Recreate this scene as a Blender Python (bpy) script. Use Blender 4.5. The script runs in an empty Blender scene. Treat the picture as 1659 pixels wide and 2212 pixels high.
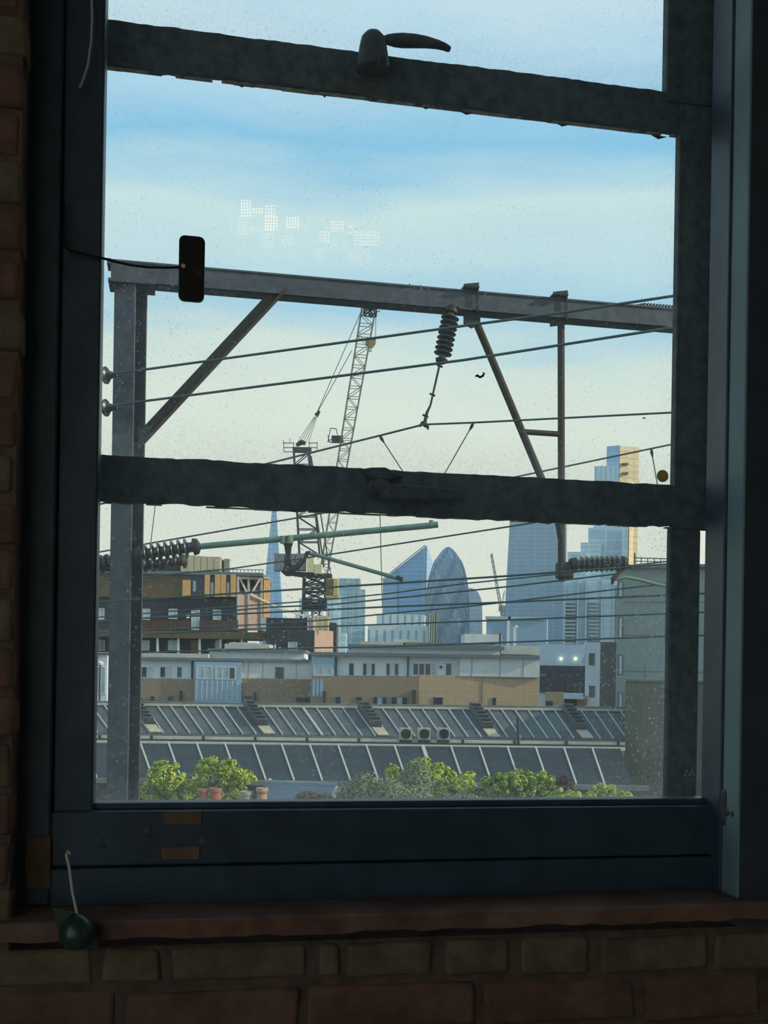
import bpy, bmesh, math, random
from mathutils import Vector, Matrix
random.seed(7)
SC = bpy.context.scene
COL = SC.collection

# ---------------------------------------------------------------- camera
F = 2300.0; CX = 829.5; HOR = 1450.0; ROLL = 0.016
CAM = Vector((0, 0, 1.6))
CA, SA = math.cos(ROLL), math.sin(ROLL)
cd = bpy.data.cameras.new('camera'); cam = bpy.data.objects.new('camera', cd); COL.objects.link(cam)
cd.sensor_fit = 'VERTICAL'; cd.sensor_height = 24.0; cd.lens = F / 2212.0 * 24.0
cd.shift_y = (HOR - 1106.0) / 2212.0
cd.clip_start = 0.05; cd.clip_end = 6000
R_ = Vector((CA, 0, SA)); U_ = Vector((-SA, 0, CA)); B_ = Vector((0, -1, 0))
mw = Matrix((R_, U_, B_)).transposed().to_4x4(); mw.translation = CAM
cam.matrix_world = mw
SC.camera = cam

# ---------------------------------------------------------------- view, sky, sun
SC.view_settings.view_transform = 'Standard'; SC.view_settings.look = 'None'
SC.view_settings.gamma = 1.0; SC.view_settings.use_curve_mapping = False
SC.view_settings.exposure = 0.22
SC.cycles.transparent_max_bounces = 24
SC.cycles.max_bounces = 5
SC.cycles.diffuse_bounces = 3
SC.cycles.glossy_bounces = 3
SC.cycles.adaptive_threshold = 0.04
SC.cycles.use_denoising = True
SC.cycles.sample_clamp_indirect = 4.0

def lin(c):
    return tuple(((x / 255.0) / 12.92 if x / 255.0 <= 0.04045 else ((x / 255.0 + 0.055) / 1.055) ** 2.4) for x in c) + (1.0,)

world = bpy.data.worlds.new('sky'); SC.world = world; world.use_nodes = True
nt = world.node_tree; nt.nodes.clear()
def N(nt, t, **kw):
    n = nt.nodes.new(t)
    for k, v in kw.items():
        if k in n.inputs: n.inputs[k].default_value = v
        else: setattr(n, k, v)
    return n
tc = N(nt, 'ShaderNodeTexCoord'); sep = N(nt, 'ShaderNodeSeparateXYZ')
nt.links.new(tc.outputs['Generated'], sep.inputs[0])
mp = N(nt, 'ShaderNodeMapping'); mp.inputs['Scale'].default_value = (2.0, 2.0, 11.0); mp.inputs['Rotation'].default_value = (0, 0.05, 0)
nt.links.new(tc.outputs['Generated'], mp.inputs[0])
no = N(nt, 'ShaderNodeTexNoise', Scale=1.3, Detail=5.0, Roughness=0.5); nt.links.new(mp.outputs[0], no.inputs['Vector'])
sub = N(nt, 'ShaderNodeMath', operation='SUBTRACT'); sub.inputs[1].default_value = 0.5; nt.links.new(no.outputs['Fac'], sub.inputs[0])
mul = N(nt, 'ShaderNodeMath', operation='MULTIPLY_ADD'); mul.inputs[1].default_value = 0.16; nt.links.new(sub.outputs[0], mul.inputs[0]); nt.links.new(sep.outputs['Z'], mul.inputs[2])
rp = N(nt, 'ShaderNodeValToRGB'); nt.links.new(mul.outputs[0], rp.inputs[0])
stops = [(0.0, (230, 227, 214)), (0.12, (224, 226, 215)), (0.22, (224, 231, 221)), (0.265, (216, 229, 223)), (0.305, (168, 209, 231)),
         (0.345, (196, 223, 232)), (0.395, (206, 229, 232)), (0.445, (142, 199, 233)), (0.49, (184, 217, 238)), (0.535, (212, 229, 238)), (0.60, (196, 221, 236)), (1.0, (120, 180, 228))]
el = rp.color_ramp.elements
while len(el) > 1: el.remove(el[-1])
el[0].position = stops[0][0]; el[0].color = lin(stops[0][1])
for p, c in stops[1:]:
    e = el.new(p); e.color = lin(c)
bg = N(nt, 'ShaderNodeBackground', Strength=1.0); wo = N(nt, 'ShaderNodeOutputWorld')
nt.links.new(rp.outputs[0], bg.inputs[0]); nt.links.new(bg.outputs[0], wo.inputs[0])

SUN_TO = Vector((0.95, -0.10, 0.42)).normalized()
sl = bpy.data.lights.new('sun', 'SUN'); sl.energy = 3.5; sl.color = (1.0, 0.80, 0.55); sl.angle = 0.01
sun = bpy.data.objects.new('sun', sl); COL.objects.link(sun)
sun.rotation_euler = SUN_TO.to_track_quat('Z', 'Y').to_euler(); sun.location = (60, -10, 60)

# ---------------------------------------------------------------- pixel helpers: a pixel of the photograph at distance Y
def at(px, py, Y):
    a = (px - CX) * Y / F; b = (HOR - py) * Y / F
    return CAM + R_ * a + U_ * b + Vector((0, Y, 0))
def zat(px, py, Y): return at(px, py, Y).z
GROUND = -10.0

class Face:
    """a vertical plane: u along it, o out towards the viewer, z up"""
    def __init__(s, p0, ang):
        s.p = Vector((p0[0], p0[1], 0)); s.d = Vector((math.cos(ang), math.sin(ang), 0)); s.n = Vector((math.sin(ang), -math.cos(ang), 0))
    def uv(s, px, py, o=0.0):
        D = at(px, py, 1.0) - CAM
        c = Vector((CAM.x, CAM.y, 0))
        t = (o - s.n.dot(c - s.p)) / s.n.dot(D)
        P = CAM + D * t
        return (Vector((P.x, P.y, 0)) - s.p).dot(s.d), P.z
    def P(s, u, o, z): return s.p + s.d * u + s.n * o + Vector((0, 0, z))
    def at(s, px, py, o=0.0):
        u, z = s.uv(px, py, o); return s.P(u, o, z)

# ---------------------------------------------------------------- mesh helpers
ORG = {}
class MB:
    def __init__(s): s.v = []; s.f = []; s.m = []
    def add(s, vs, fs, m=0):
        k = len(s.v); s.v += [Vector(v) for v in vs]; s.f += [tuple(i + k for i in f) for f in fs]; s.m += [m] * len(fs)
        return s
    def hexa(s, p, m=0):
        return s.add(p, [(0, 3, 2, 1), (4, 5, 6, 7), (0, 1, 5, 4), (1, 2, 6, 5), (2, 3, 7, 6), (3, 0, 4, 7)], m)
    def box(s, a, b, m=0):
        x0, y0, z0 = a; x1, y1, z1 = b
        return s.hexa([(x0, y0, z0), (x1, y0, z0), (x1, y1, z0), (x0, y1, z0), (x0, y0, z1), (x1, y0, z1), (x1, y1, z1), (x0, y1, z1)], m)
    def fbox(s, fc, u0, u1, z0, z1, o0, o1, m=0):
        q = [fc.P(u0, o1, z0), fc.P(u1, o1, z0), fc.P(u1, o0, z0), fc.P(u0, o0, z0), fc.P(u0, o1, z1), fc.P(u1, o1, z1), fc.P(u1, o0, z1), fc.P(u0, o0, z1)]
        return s.hexa(q, m)
    def prism(s, bot, top, m=0):
        n = len(bot)
        return s.add(list(bot) + list(top), [tuple(range(n))[::-1], tuple(range(n, 2 * n))] + [(i, (i + 1) % n, n + (i + 1) % n, n + i) for i in range(n)], m)
    def bar(s, a, b, w, h=None, up=(0, 0, 1), m=0):
        a = Vector(a); b = Vector(b); h = w if h is None else h
        t = (b - a).normalized(); up = Vector(up)
        if abs(t.dot(up)) > 0.98: up = Vector((1, 0, 0))
        x = t.cross(up).normalized() * (w / 2); y = x.cross(t).normalized() * (h / 2)
        return s.hexa([a - x - y, a + x - y, a + x + y, a - x + y, b - x - y, b + x - y, b + x + y, b - x + y], m)
    def tube(s, pts, r, n=8, cap=True, m=0, flat=1.0, up=None):
        pts = [Vector(p) for p in pts]; k = len(pts)
        rs = r if isinstance(r, (list, tuple)) else [r] * k
        base = len(s.v); x = None
        for i, p in enumerate(pts):
            t = (pts[min(i + 1, k - 1)] - pts[max(i - 1, 0)]).normalized()
            if x is None:
                x = Vector(up) if up is not None else (Vector((0, 0, 1)) if abs(t.z) < 0.9 else Vector((1, 0, 0)))
            x = (x - t * x.dot(t)).normalized(); y = t.cross(x)
            for j in range(n):
                a = 2 * math.pi * j / n
                s.v.append(p + x * (math.cos(a) * rs[i]) + y * (math.sin(a) * rs[i] * flat))
        for i in range(k - 1):
            for j in range(n):
                a = base + i * n + j; b = base + i * n + (j + 1) % n
                s.f.append((a, b, b + n, a + n)); s.m.append(m)
        if cap:
            s.f.append(tuple(base + j for j in range(n))[::-1]); s.f.append(tuple(base + (k - 1) * n + j for j in range(n))); s.m += [m, m]
        return s
    def lathe(s, p0, ax, prof, n=16, m=0):
        ax = Vector(ax).normalized(); p0 = Vector(p0)
        return s.tube_axis([p0 + ax * t for t, r in prof], [max(r, 1e-4) for t, r in prof], ax, n, m)
    def tube_axis(s, pts, rs, ax, n, m):
        x = Vector((0, 0, 1)) if abs(ax.z) < 0.9 else Vector((1, 0, 0)); x = (x - ax * x.dot(ax)).normalized(); y = ax.cross(x)
        base = len(s.v); k = len(pts)
        for p, r in zip(pts, rs):
            for j in range(n):
                a = 2 * math.pi * j / n; s.v.append(p + x * math.cos(a) * r + y * math.sin(a) * r)
        for i in range(k - 1):
            for j in range(n):
                a = base + i * n + j; b = base + i * n + (j + 1) % n
                s.f.append((a, b, b + n, a + n)); s.m.append(m)
        s.f.append(tuple(base + j for j in range(n))[::-1]); s.f.append(tuple(base + (k - 1) * n + j for j in range(n))); s.m += [m, m]
        return s
    def build(s, name, mat, parent=None, smooth=False, bevel=0.0, seg=2):
        if parent is None:
            xs = [v.x for v in s.v]; ys = [v.y for v in s.v]; zs = [v.z for v in s.v]
            org = Vector(((min(xs) + max(xs)) / 2, (min(ys) + max(ys)) / 2, min(zs)))
        else: org = ORG[parent.name]
        me = bpy.data.meshes.new(name)
        me.from_pydata([tuple(v - org) for v in s.v], [], s.f)
        mats = mat if isinstance(mat, (list, tuple)) else [mat]
        for q in mats: me.materials.append(q)
        if len(mats) > 1: me.polygons.foreach_set('material_index', s.m)
        bm = bmesh.new(); bm.from_mesh(me)
        bmesh.ops.recalc_face_normals(bm, faces=bm.faces); bm.to_mesh(me); bm.free()
        if smooth:
            me.polygons.foreach_set('use_smooth', [True] * len(me.polygons))
            me.set_sharp_from_angle(angle=math.radians(40))
        o = bpy.data.objects.new(name, me); COL.objects.link(o)
        if parent is None: o.location = org
        else: o.parent = parent
        if bevel:
            b = o.modifiers.new('bevel', 'BEVEL'); b.width = bevel; b.segments = seg; b.limit_method = 'ANGLE'
        ORG[o.name] = org
        return o

def tag(o, label=None, cat=None, group=None, kind=None):
    if label: o['label'] = label
    if cat: o['category'] = cat
    if group: o['group'] = group
    if kind: o['kind'] = kind
    return o
def thing(name, loc, label, cat, group=None, kind=None):
    o = bpy.data.objects.new(name, None); o.empty_display_size = 0.1; COL.objects.link(o)
    o.location = loc; ORG[o.name] = Vector(loc)
    return tag(o, label, cat, group, kind)

# ---------------------------------------------------------------- materials
MATS = {}
def M(name, col, rough=0.7, metal=0.0, var=0.18, scale=4.0, bump=0.0, col2=None, detail=6.0, spec=0.4):
    if name in MATS: return MATS[name]
    m = bpy.data.materials.new(name); m.use_nodes = True; t = m.node_tree; b = t.nodes['Principled BSDF']
    b.inputs['Roughness'].default_value = rough; b.inputs['Metallic'].default_value = metal
    b.inputs['Specular IOR Level'].default_value = spec
    tc = N(t, 'ShaderNodeTexCoord'); no = N(t, 'ShaderNodeTexNoise', Scale=scale, Detail=detail, Roughness=0.6)
    t.links.new(tc.outputs['Object'], no.inputs['Vector'])
    r = N(t, 'ShaderNodeValToRGB'); t.links.new(no.outputs['Fac'], r.inputs[0])
    c = lin(col)
    c2 = lin(col2) if col2 else tuple(min(1, x * (1 + var)) for x in c[:3]) + (1,)
    c1 = c if col2 else tuple(x * (1 - var) for x in c[:3]) + (1,)
    r.color_ramp.elements[0].position = 0.35; r.color_ramp.elements[0].color = c1
    r.color_ramp.elements[1].position = 0.65; r.color_ramp.elements[1].color = c2
    t.links.new(r.outputs[0], b.inputs['Base Color'])
    if bump:
        bp = N(t, 'ShaderNodeBump', Strength=bump, Distance=0.01); t.links.new(no.outputs['Fac'], bp.inputs['Height']); t.links.new(bp.outputs[0], b.inputs['Normal'])
    MATS[name] = m; return m
def facade(name, c1, c2, mortar, w, h, ms=0.08, rough=0.35, metal=0.0, rot=0.7, off=0.0, spec=0.5):
    """far facades: panels and floor lines too small to build singly"""
    if name in MATS: return MATS[name]
    m = bpy.data.materials.new(name); m.use_nodes = True; t = m.node_tree; b = t.nodes['Principled BSDF']
    b.inputs['Roughness'].default_value = rough; b.inputs['Metallic'].default_value = metal; b.inputs['Specular IOR Level'].default_value = spec
    tc = N(t, 'ShaderNodeTexCoord'); sp = N(t, 'ShaderNodeSeparateXYZ'); t.links.new(tc.outputs['Object'], sp.inputs[0])
    ad = N(t, 'ShaderNodeMath', operation='MULTIPLY_ADD'); ad.inputs[1].default_value = rot; t.links.new(sp.outputs['Y'], ad.inputs[0]); t.links.new(sp.outputs['X'], ad.inputs[2])
    cb = N(t, 'ShaderNodeCombineXYZ'); t.links.new(ad.outputs[0], cb.inputs[0]); t.links.new(sp.outputs['Z'], cb.inputs[1])
    br = N(t, 'ShaderNodeTexBrick'); br.offset = off; br.inputs['Scale'].default_value = 1.0
    br.inputs['Color1'].default_value = lin(c1); br.inputs['Color2'].default_value = lin(c2); br.inputs['Mortar'].default_value = lin(mortar)
    br.inputs['Brick Width'].default_value = w; br.inputs['Row Height'].default_value = h; br.inputs['Mortar Size'].default_value = ms * h
    t.links.new(cb.outputs[0], br.inputs['Vector']); t.links.new(br.outputs['Color'], b.inputs['Base Color'])
    MATS[name] = m; return m
def emit(name, col, s):
    if name in MATS: return MATS[name]
    m = bpy.data.materials.new(name); m.use_nodes = True; t = m.node_tree; t.nodes.clear()
    e = N(t, 'ShaderNodeEmission', Strength=s); e.inputs[0].default_value = lin(col); o = N(t, 'ShaderNodeOutputMaterial'); t.links.new(e.outputs[0], o.inputs[0])
    m.cycles.emission_sampling = 'NONE'
    MATS[name] = m; return m
def translucent(name, col, mixd=0.5):
    if name in MATS: return MATS[name]
    m = bpy.data.materials.new(name); m.use_nodes = True; t = m.node_tree; t.nodes.clear()
    a = N(t, 'ShaderNodeBsdfDiffuse'); b = N(t, 'ShaderNodeBsdfTranslucent'); a.inputs[0].default_value = lin(col); b.inputs[0].default_value = lin(col)
    no = N(t, 'ShaderNodeTexNoise', Scale=300.0); x = N(t, 'ShaderNodeMixShader'); x.inputs[0].default_value = mixd; o = N(t, 'ShaderNodeOutputMaterial')
    t.links.new(a.outputs[0], x.inputs[1]); t.links.new(b.outputs[0], x.inputs[2]); t.links.new(x.outputs[0], o.inputs[0])
    MATS[name] = m; return m
def dirty_glass(name, seed, film, speck, edge, tint=(0.965, 0.985, 0.98), gloss=1.0):
    """thin window glass: clear, a fresnel gloss, and a deposit of dust, drip marks and specks that scatters light"""
    m = bpy.data.materials.new(name); m.use_nodes = True; t = m.node_tree; t.nodes.clear(); L = t.links.new
    tc = N(t, 'ShaderNodeTexCoord'); mp = N(t, 'ShaderNodeMapping'); mp.inputs['Location'].default_value = (seed, seed * 1.7, seed * 0.3); L(tc.outputs['Object'], mp.inputs[0])
    n1 = N(t, 'ShaderNodeTexNoise', Scale=3.0, Detail=4.0); L(mp.outputs[0], n1.inputs['Vector'])
    n2 = N(t, 'ShaderNodeTexNoise', Scale=150.0, Detail=3.0, Roughness=0.65); L(mp.outputs[0], n2.inputs['Vector'])
    vo = N(t, 'ShaderNodeTexVoronoi', Scale=95.0); L(mp.outputs[0], vo.inputs['Vector'])
    def rng(src, a, b, c, d):
        q = N(t, 'ShaderNodeMapRange'); q.inputs[1].default_value = a; q.inputs[2].default_value = b; q.inputs[3].default_value = c; q.inputs[4].default_value = d; L(src, q.inputs[0]); return q.outputs[0]
    def mt(op, a, b):
        q = N(t, 'ShaderNodeMath', operation=op)
        for i, x in enumerate((a, b)):
            if isinstance(x, float): q.inputs[i].default_value = x
            else: L(x, q.inputs[i])
        return q.outputs[0]
    base = rng(n1.outputs['Fac'], 0.35, 0.7, film * 0.5, film * 1.3)
    grain = mt('MULTIPLY', rng(n2.outputs['Fac'], 0.60, 0.76, 0.0, speck), rng(n1.outputs['Fac'], 0.35, 0.65, 0.35, 1.0))
    dots = mt('MULTIPLY', rng(vo.outputs['Distance'], 0.10, 0.20, speck * 1.2, 0.0), rng(n1.outputs['Fac'], 0.5, 0.62, 0.0, 1.0))
    sp = N(t, 'ShaderNodeSeparateXYZ'); L(tc.outputs['Generated'], sp.inputs[0])
    low = mt('MULTIPLY', rng(sp.outputs['Z'], 0.0, 0.13, edge, 0.0), rng(n2.outputs['Fac'], 0.35, 0.65, 0.25, 1.0))
    side = mt('MULTIPLY', rng(sp.outputs['X'], 0.93, 1.0, 0.0, edge * 0.6), rng(n2.outputs['Fac'], 0.4, 0.65, 0.1, 1.0))
    tot = mt('ADD', mt('ADD', base, grain), mt('ADD', dots, mt('ADD', low, side)))
    tot = mt('MINIMUM', tot, 0.85)
    tr = N(t, 'ShaderNodeBsdfTransparent'); tr.inputs[0].default_value = tint + (1,)
    gl = N(t, 'ShaderNodeBsdfGlossy', Roughness=0.0)
    fr = N(t, 'ShaderNodeFresnel', IOR=1.45); fm = mt('MULTIPLY', fr.outputs[0], gloss)
    m1 = N(t, 'ShaderNodeMixShader'); L(fm, m1.inputs[0]); L(tr.outputs[0], m1.inputs[1]); L(gl.outputs[0], m1.inputs[2])
    tl = N(t, 'ShaderNodeBsdfTranslucent'); tl.inputs[0].default_value = (0.62, 0.62, 0.58, 1)
    m2 = N(t, 'ShaderNodeMixShader'); L(tot, m2.inputs[0]); L(m1.outputs[0], m2.inputs[1]); L(tl.outputs[0], m2.inputs[2])
    o = N(t, 'ShaderNodeOutputMaterial'); L(m2.outputs[0], o.inputs[0])
    MATS[name] = m; return m

def clear_glass(name, tint=(0.985, 0.995, 0.99)):
    m = bpy.data.materials.new(name); m.use_nodes = True; t = m.node_tree; t.nodes.clear()
    tr = N(t, 'ShaderNodeBsdfTransparent'); tr.inputs[0].default_value = tint + (1,); o = N(t, 'ShaderNodeOutputMaterial'); t.links.new(tr.outputs[0], o.inputs[0])
    MATS[name] = m; return m
def pane_box(fc, u0, u1, z0, z1, o0, o1, mat, parent):
    """a pane of real thickness; the deposit lies on its room-side face (face index 2 of the box)"""
    mb = MB().fbox(fc, u0, u1, z0, z1, o0, o1); mb.m = [1, 1, 0, 1, 1, 1]
    return mb.build('pane', [mat, MATS.get('glass_clear') or clear_glass('glass_clear')], parent)
# ================================================================ the room: window wall, window, sill
TH = math.radians(11.06)
W = Face((0, 1.9), TH)
paint = M('window_black_paint', (52, 70, 84), 0.42, var=0.25, scale=14, bump=0.15)
paint_old = M('window_old_paint', (62, 74, 80), 0.75, var=0.35, scale=40, bump=0.4, col2=(92, 104, 108))
lining_daylit = M('lining_daylight_grey', (106, 134, 142), 0.6, var=0.12, scale=6, bump=0.1)  # daylight on the right reveal, put into the lining's colour
mortar = M('mortar_painted', (94, 78, 68), 0.95, var=0.3, scale=30, bump=0.6)
brick_olive = M('brick_olive', (106, 94, 74), 0.9, var=0.3, scale=18, bump=0.5)
brick_red = M('brick_red', (108, 80, 68), 0.9, var=0.3, scale=18, bump=0.5)
woodsill = M('sill_worn_wood', (96, 66, 56), 0.8, scale=9, bump=0.4, col2=(132, 104, 88))
barewood = M('bare_wood', (112, 90, 72), 0.85, var=0.2, scale=25)
putty = M('putty', (150, 150, 138), 0.9, var=0.3, scale=60, bump=0.4)
room_mat = M('room_paint', (214, 212, 206), 0.9, var=0.1)
wood_floor = M('floor_boards', (104, 80, 60), 0.6, var=0.25)

WF = 0.13                                   # the wall's face stands this far in front of the inner glass
uL = W.uv(34, 1000, WF)[0]; uR = W.uv(1612, 1000, WF)[0]
zS = W.uv(210, 1990, WF + 0.03)[1]          # sill top
zT = 3.55; RZ = 4.3; RU0, RU1, RB = -2.6, 3.0, 5.4
wf = MB()
WB = -0.10; WR = 0.07
wf.fbox(W, RU0, uL, 0, RZ, WB, WF - 0.005); 
wf.fbox(W, uL, RU1, 0, zS - 0.05, WB, WF - 0.005); wf.fbox(W, uL, uR, zT, RZ, WB, WF)
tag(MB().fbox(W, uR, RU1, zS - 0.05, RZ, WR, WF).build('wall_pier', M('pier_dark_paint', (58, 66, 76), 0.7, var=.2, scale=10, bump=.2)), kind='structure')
wall = tag(wf.build('wall_front', mortar), 'dark painted brick wall around and below the window', kind='structure')
wl = MB(); LO0, LO1, LZ0, LZ1 = 1.6, 5.2, 0.4, 3.9       # unseen window opening, added to brighten the dark frame and bricks
wl.fbox(W, RU0 - 0.2, RU0, 0, RZ, -0.30, LO0); wl.fbox(W, RU0 - 0.2, RU0, 0, RZ, LO1, RB); wl.fbox(W, RU0 - 0.2, RU0, 0, LZ0, LO0, LO1); wl.fbox(W, RU0 - 0.2, RU0, LZ1, RZ, LO0, LO1)
tag(wl.build('wall_left', room_mat), kind='structure')
w2 = MB()
for o in (LO0, (LO0 + LO1) / 2 - .03, LO1 - .06): w2.fbox(W, RU0 - 0.14, RU0 - 0.06, LZ0, LZ1, o, o + .06)
for z in (LZ0, (LZ0 + LZ1) / 2, LZ1 - .06): w2.fbox(W, RU0 - 0.135, RU0 - 0.065, z, z + .06, LO0, LO1)
tag(w2.build('added_window_left', paint), kind='structure')
tag(MB().fbox(W, RU1, RU1 + 0.2, 0, RZ, -0.30, RB).build('wall_right', room_mat), kind='structure')
wb = MB(); BU0, BU1, BZ0, BZ1 = -2.5, -1.3, 0.4, 3.9           # second unseen opening, added at the left end to light the frame head-on
wb.fbox(W, RU0 - 0.2, BU0, 0, RZ, RB, RB + 0.2); wb.fbox(W, BU1, RU1 + 0.2, 0, RZ, RB, RB + 0.2); wb.fbox(W, BU0, BU1, 0, BZ0, RB, RB + 0.2); wb.fbox(W, BU0, BU1, BZ1, RZ, RB, RB + 0.2)
tag(wb.build('wall_back', room_mat), kind='structure')
w3 = MB()
for u in (BU0, (BU0 + BU1) / 2 - .03, BU1 - .06): w3.fbox(W, u, u + .06, BZ0, BZ1, RB + .06, RB + .14)
for z in (BZ0, (BZ0 + BZ1) / 2, BZ1 - .06): w3.fbox(W, BU0, BU1, z, z + .06, RB + .065, RB + .135)
tag(w3.build('added_window_back', paint), kind='structure')
tag(MB().fbox(W, RU0 - 0.2, RU1 + 0.2, RZ, RZ + 0.2, -0.30, RB + 0.2).build('ceiling', room_mat), kind='structure')
tag(MB().fbox(W, RU0 - 0.2, RU1 + 0.2, -0.2, 0, -0.30, RB + 0.2).build('floor', wood_floor), kind='structure')
tag(MB().fbox(W, RU0 - 0.2, RU1 + 0.2, GROUND, -0.2, -0.30, RB + 0.2).build('wall_storey_below', brick_red), kind='structure')

def brick(u0, u1, z0, z1, mat, proud=0.0):
    mb = MB(); j = lambda s=0.004: random.uniform(-s, s)
    o1 = WF + proud + random.uniform(0, 0.004); o0 = WF - 0.06
    q = [W.P(u0 + j(), o1 + j(.002), z0 + j()), W.P(u1 + j(), o1 + j(.002), z0 + j()), W.P(u1, o0, z0), W.P(u0, o0, z0),
         W.P(u0 + j(), o1 + j(.002), z1 + j()), W.P(u1 + j(), o1 + j(.002), z1 + j()), W.P(u1, o0, z1), W.P(u0, o0, z1)]
    mb.hexa(q)
    return mb.build('brick', mat, wall, bevel=0.009, seg=3)
def brick_px(x0, x1, y0, y1, mat):
    xm = (x0 + x1) / 2
    brick(W.uv(x0, (y0 + y1) / 2, WF)[0], W.uv(x1, (y0 + y1) / 2, WF)[0], W.uv(xm, y1, WF)[1], W.uv(xm, y0, WF)[1], mat)
for x0, x1 in ((-60, 200), (222, 345), (372, 660), (690, 735), (748, 935), (962, 1100), (1128, 1278), (1296, 1530), (1546, 1790), (1812, 2000)):
    xm = (x0 + x1) / 2; s = -0.026 * (xm - 800)
    brick_px(x0, x1, 2036 + s * 0.9, 2112 + s * 0.8, brick_olive)
for x0, x1 in ((-120, 252), (270, 645), (668, 1025), (1046, 1372), (1396, 1640), (1660, 1900)):
    xm = (x0 + x1) / 2; s = -0.03 * (xm - 800)
    brick_px(x0, x1, 2128 + s * 0.9, 2222 + s * 0.9, brick_red)
for x0, x1 in ((-60, 300), (320, 640), (665, 980), (1005, 1330), (1350, 1690)):
    brick_px(x0, x1, 2236 - 0.03 * ((x0 + x1) / 2 - 800), 2325 - 0.03 * ((x0 + x1) / 2 - 800), brick_red)
z = zS - 0.02; k = 0
while z < zT - 0.1:
    e = uL + random.uniform(-0.004, 0.006)
    brick(e - (0.215 if k % 2 else 0.105), e, z, z + 0.064, brick_red if k % 3 else brick_olive); k += 1; z += 0.0755

# sill board
s0 = zS - 0.030
nseg = 50; vs = []; fs = []
for i in range(nseg + 1):
    u = uL - 0.03 + (uR - uL + 0.4) * i / nseg; j0 = random.uniform(-.0012, .0012); j1 = random.uniform(-.003, .003)
    vs += [W.P(u, -0.02, s0), W.P(u, WF + 0.028 + j0, s0 + j1), W.P(u, WF + 0.032 + j0, zS - .004), W.P(u, WF + 0.028 + j0, zS), W.P(u, -0.02, zS)]
    if i: fs += [(5 * i - 5 + a, 5 * i - 5 + (a + 1) % 5, 5 * i + (a + 1) % 5, 5 * i + a) for a in range(5)]
fs += [(0, 1, 2, 3, 4), (5 * nseg + 4, 5 * nseg + 3, 5 * nseg + 2, 5 * nseg + 1, 5 * nseg)]
sb = MB().add(vs, fs)
tag(sb.build('trim_1', woodsill), 'worn red-brown wooden sill board with flaking paint under the window', kind='structure')

# ---- window_1: inner black frame with its big pane, outer old window with three panes
win = thing('window_1', W.P(0, 0, zS), 'black painted window with an inner frame and old outer rails', 'window', kind='structure')
zB = W.uv(830, 1727, 0.0)[1]
OUT = -0.11                                   # the outer window stands behind the inner one
def u_at(px, py=1000, o=0.0): return W.uv(px, py, o)[0]
# inner frame
MB().fbox(W, uL - 0.02, u_at(122, 1000, 0.045), zS, zT, -0.06, 0.045).build('jamb', paint, win, bevel=0.004)
MB().fbox(W, u_at(124, 1000, 0.03), u_at(213, 1000, 0.03), zS, zT, -0.03, 0.03).build('stile', paint, win, bevel=0.004)
MB().fbox(W, u_at(1525, 1000, -0.004), uR + 0.3, zS, zT, -0.004, 0.07).build('stile', paint, win, bevel=0.003)
zq = W.uv(830, 1862, 0.05)[1]
ub0, ub1 = u_at(124, 1000, 0.03), u_at(1570, 1000, 0.03)
MB().fbox(W, ub0, ub1, zq, zB - 0.011, -0.03, 0.042).build('bottom_rail', paint, win, bevel=0.004)
MB().fbox(W, ub0, ub1, zB - 0.012, zB, -0.02, 0.020).build('glazing_bead', paint, win, bevel=0.003)
MB().fbox(W, ub0, ub1, zS - 0.002, zq - 0.002, -0.03, 0.047).build('lower_board', paint, win, bevel=0.004)
MB().fbox(W, ub0, ub1, zT - 0.12, zT, -0.03, 0.03).build('top_rail', paint, win, bevel=0.004)
MB().fbox(W, uR - 0.003, uR + 0.02, zS, zT, 0.07, WF - 0.002).build('reveal_lining', lining_daylit, win, bevel=0.003)
pane_in = pane_box(W, u_at(205), u_at(1540), zB - 0.006, zT - 0.11, -0.002, 0.002, dirty_glass('glass_inner', 3.1, 0.02, 0.08, 0.06, gloss=1.8), win)
# etched safety mark of the inner pane
etch = M('etched_glass', (150, 160, 160), 0.9, var=0.05)
em = MB(); q = [W.uv(1490 + a, 1672 + b, 0.003) for a, b in ((-12, 4), (-6, -8), (0, 4), (6, -8), (12, 4))]
for (a, b) in ((0, 1), (1, 2), (2, 3), (3, 4), (0, 4)):
    em.bar(W.P(q[a][0], 0.0026, q[a][1]), W.P(q[b][0], 0.0026, q[b][1]), 0.0012, 0.0006)
for k, wd in enumerate((20, 14)):
    p0 = W.uv(1490 - wd / 2, 1682 + 5 * k, 0.0026); p1 = W.uv(1490 + wd / 2, 1682 + 5 * k, 0.0026)
    em.bar(W.P(p0[0], 0.0026, p0[1]), W.P(p1[0], 0.0026, p1[1]), 0.0010, 0.0006)
em.build('etched_mark', etch, pane_in)

# outer window
def ragged_rail(name, pl_top, pl_bot, u0, u1, o0, o1, mat, jit=0.0022, n=90):
    """a horizontal rail whose edges are uneven with old paint and putty"""
    z1 = W.uv(pl_top[0], pl_top[1], o1)[1]; z0 = W.uv(pl_bot[0], pl_bot[1], o1)[1]
    vs = []; fs = []
    jt = jb = 0
    for i in range(n + 1):
        u = u0 + (u1 - u0) * i / n
        jt = jt * 0.6 + random.uniform(-1, 1) * jit * 0.5; jb = jb * 0.6 + random.uniform(-1, 1) * jit
        vs += [W.P(u, o1, z0 + jb), W.P(u, o1, z1 + jt), W.P(u, o0, z1 + jt), W.P(u, o0, z0 + jb)]
        if i:
            k = 4 * i
            for a in range(4): fs.append((k - 4 + a, k - 4 + (a + 1) % 4, k + (a + 1) % 4, k + a))
    fs += [(0, 1, 2, 3), (4 * n + 3, 4 * n + 2, 4 * n + 1, 4 * n)]
    MB().add(vs, fs).build(name, mat, win, bevel=0.0)
    return z0, z1
oF = OUT + 0.025; oB = OUT + 0.006
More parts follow.
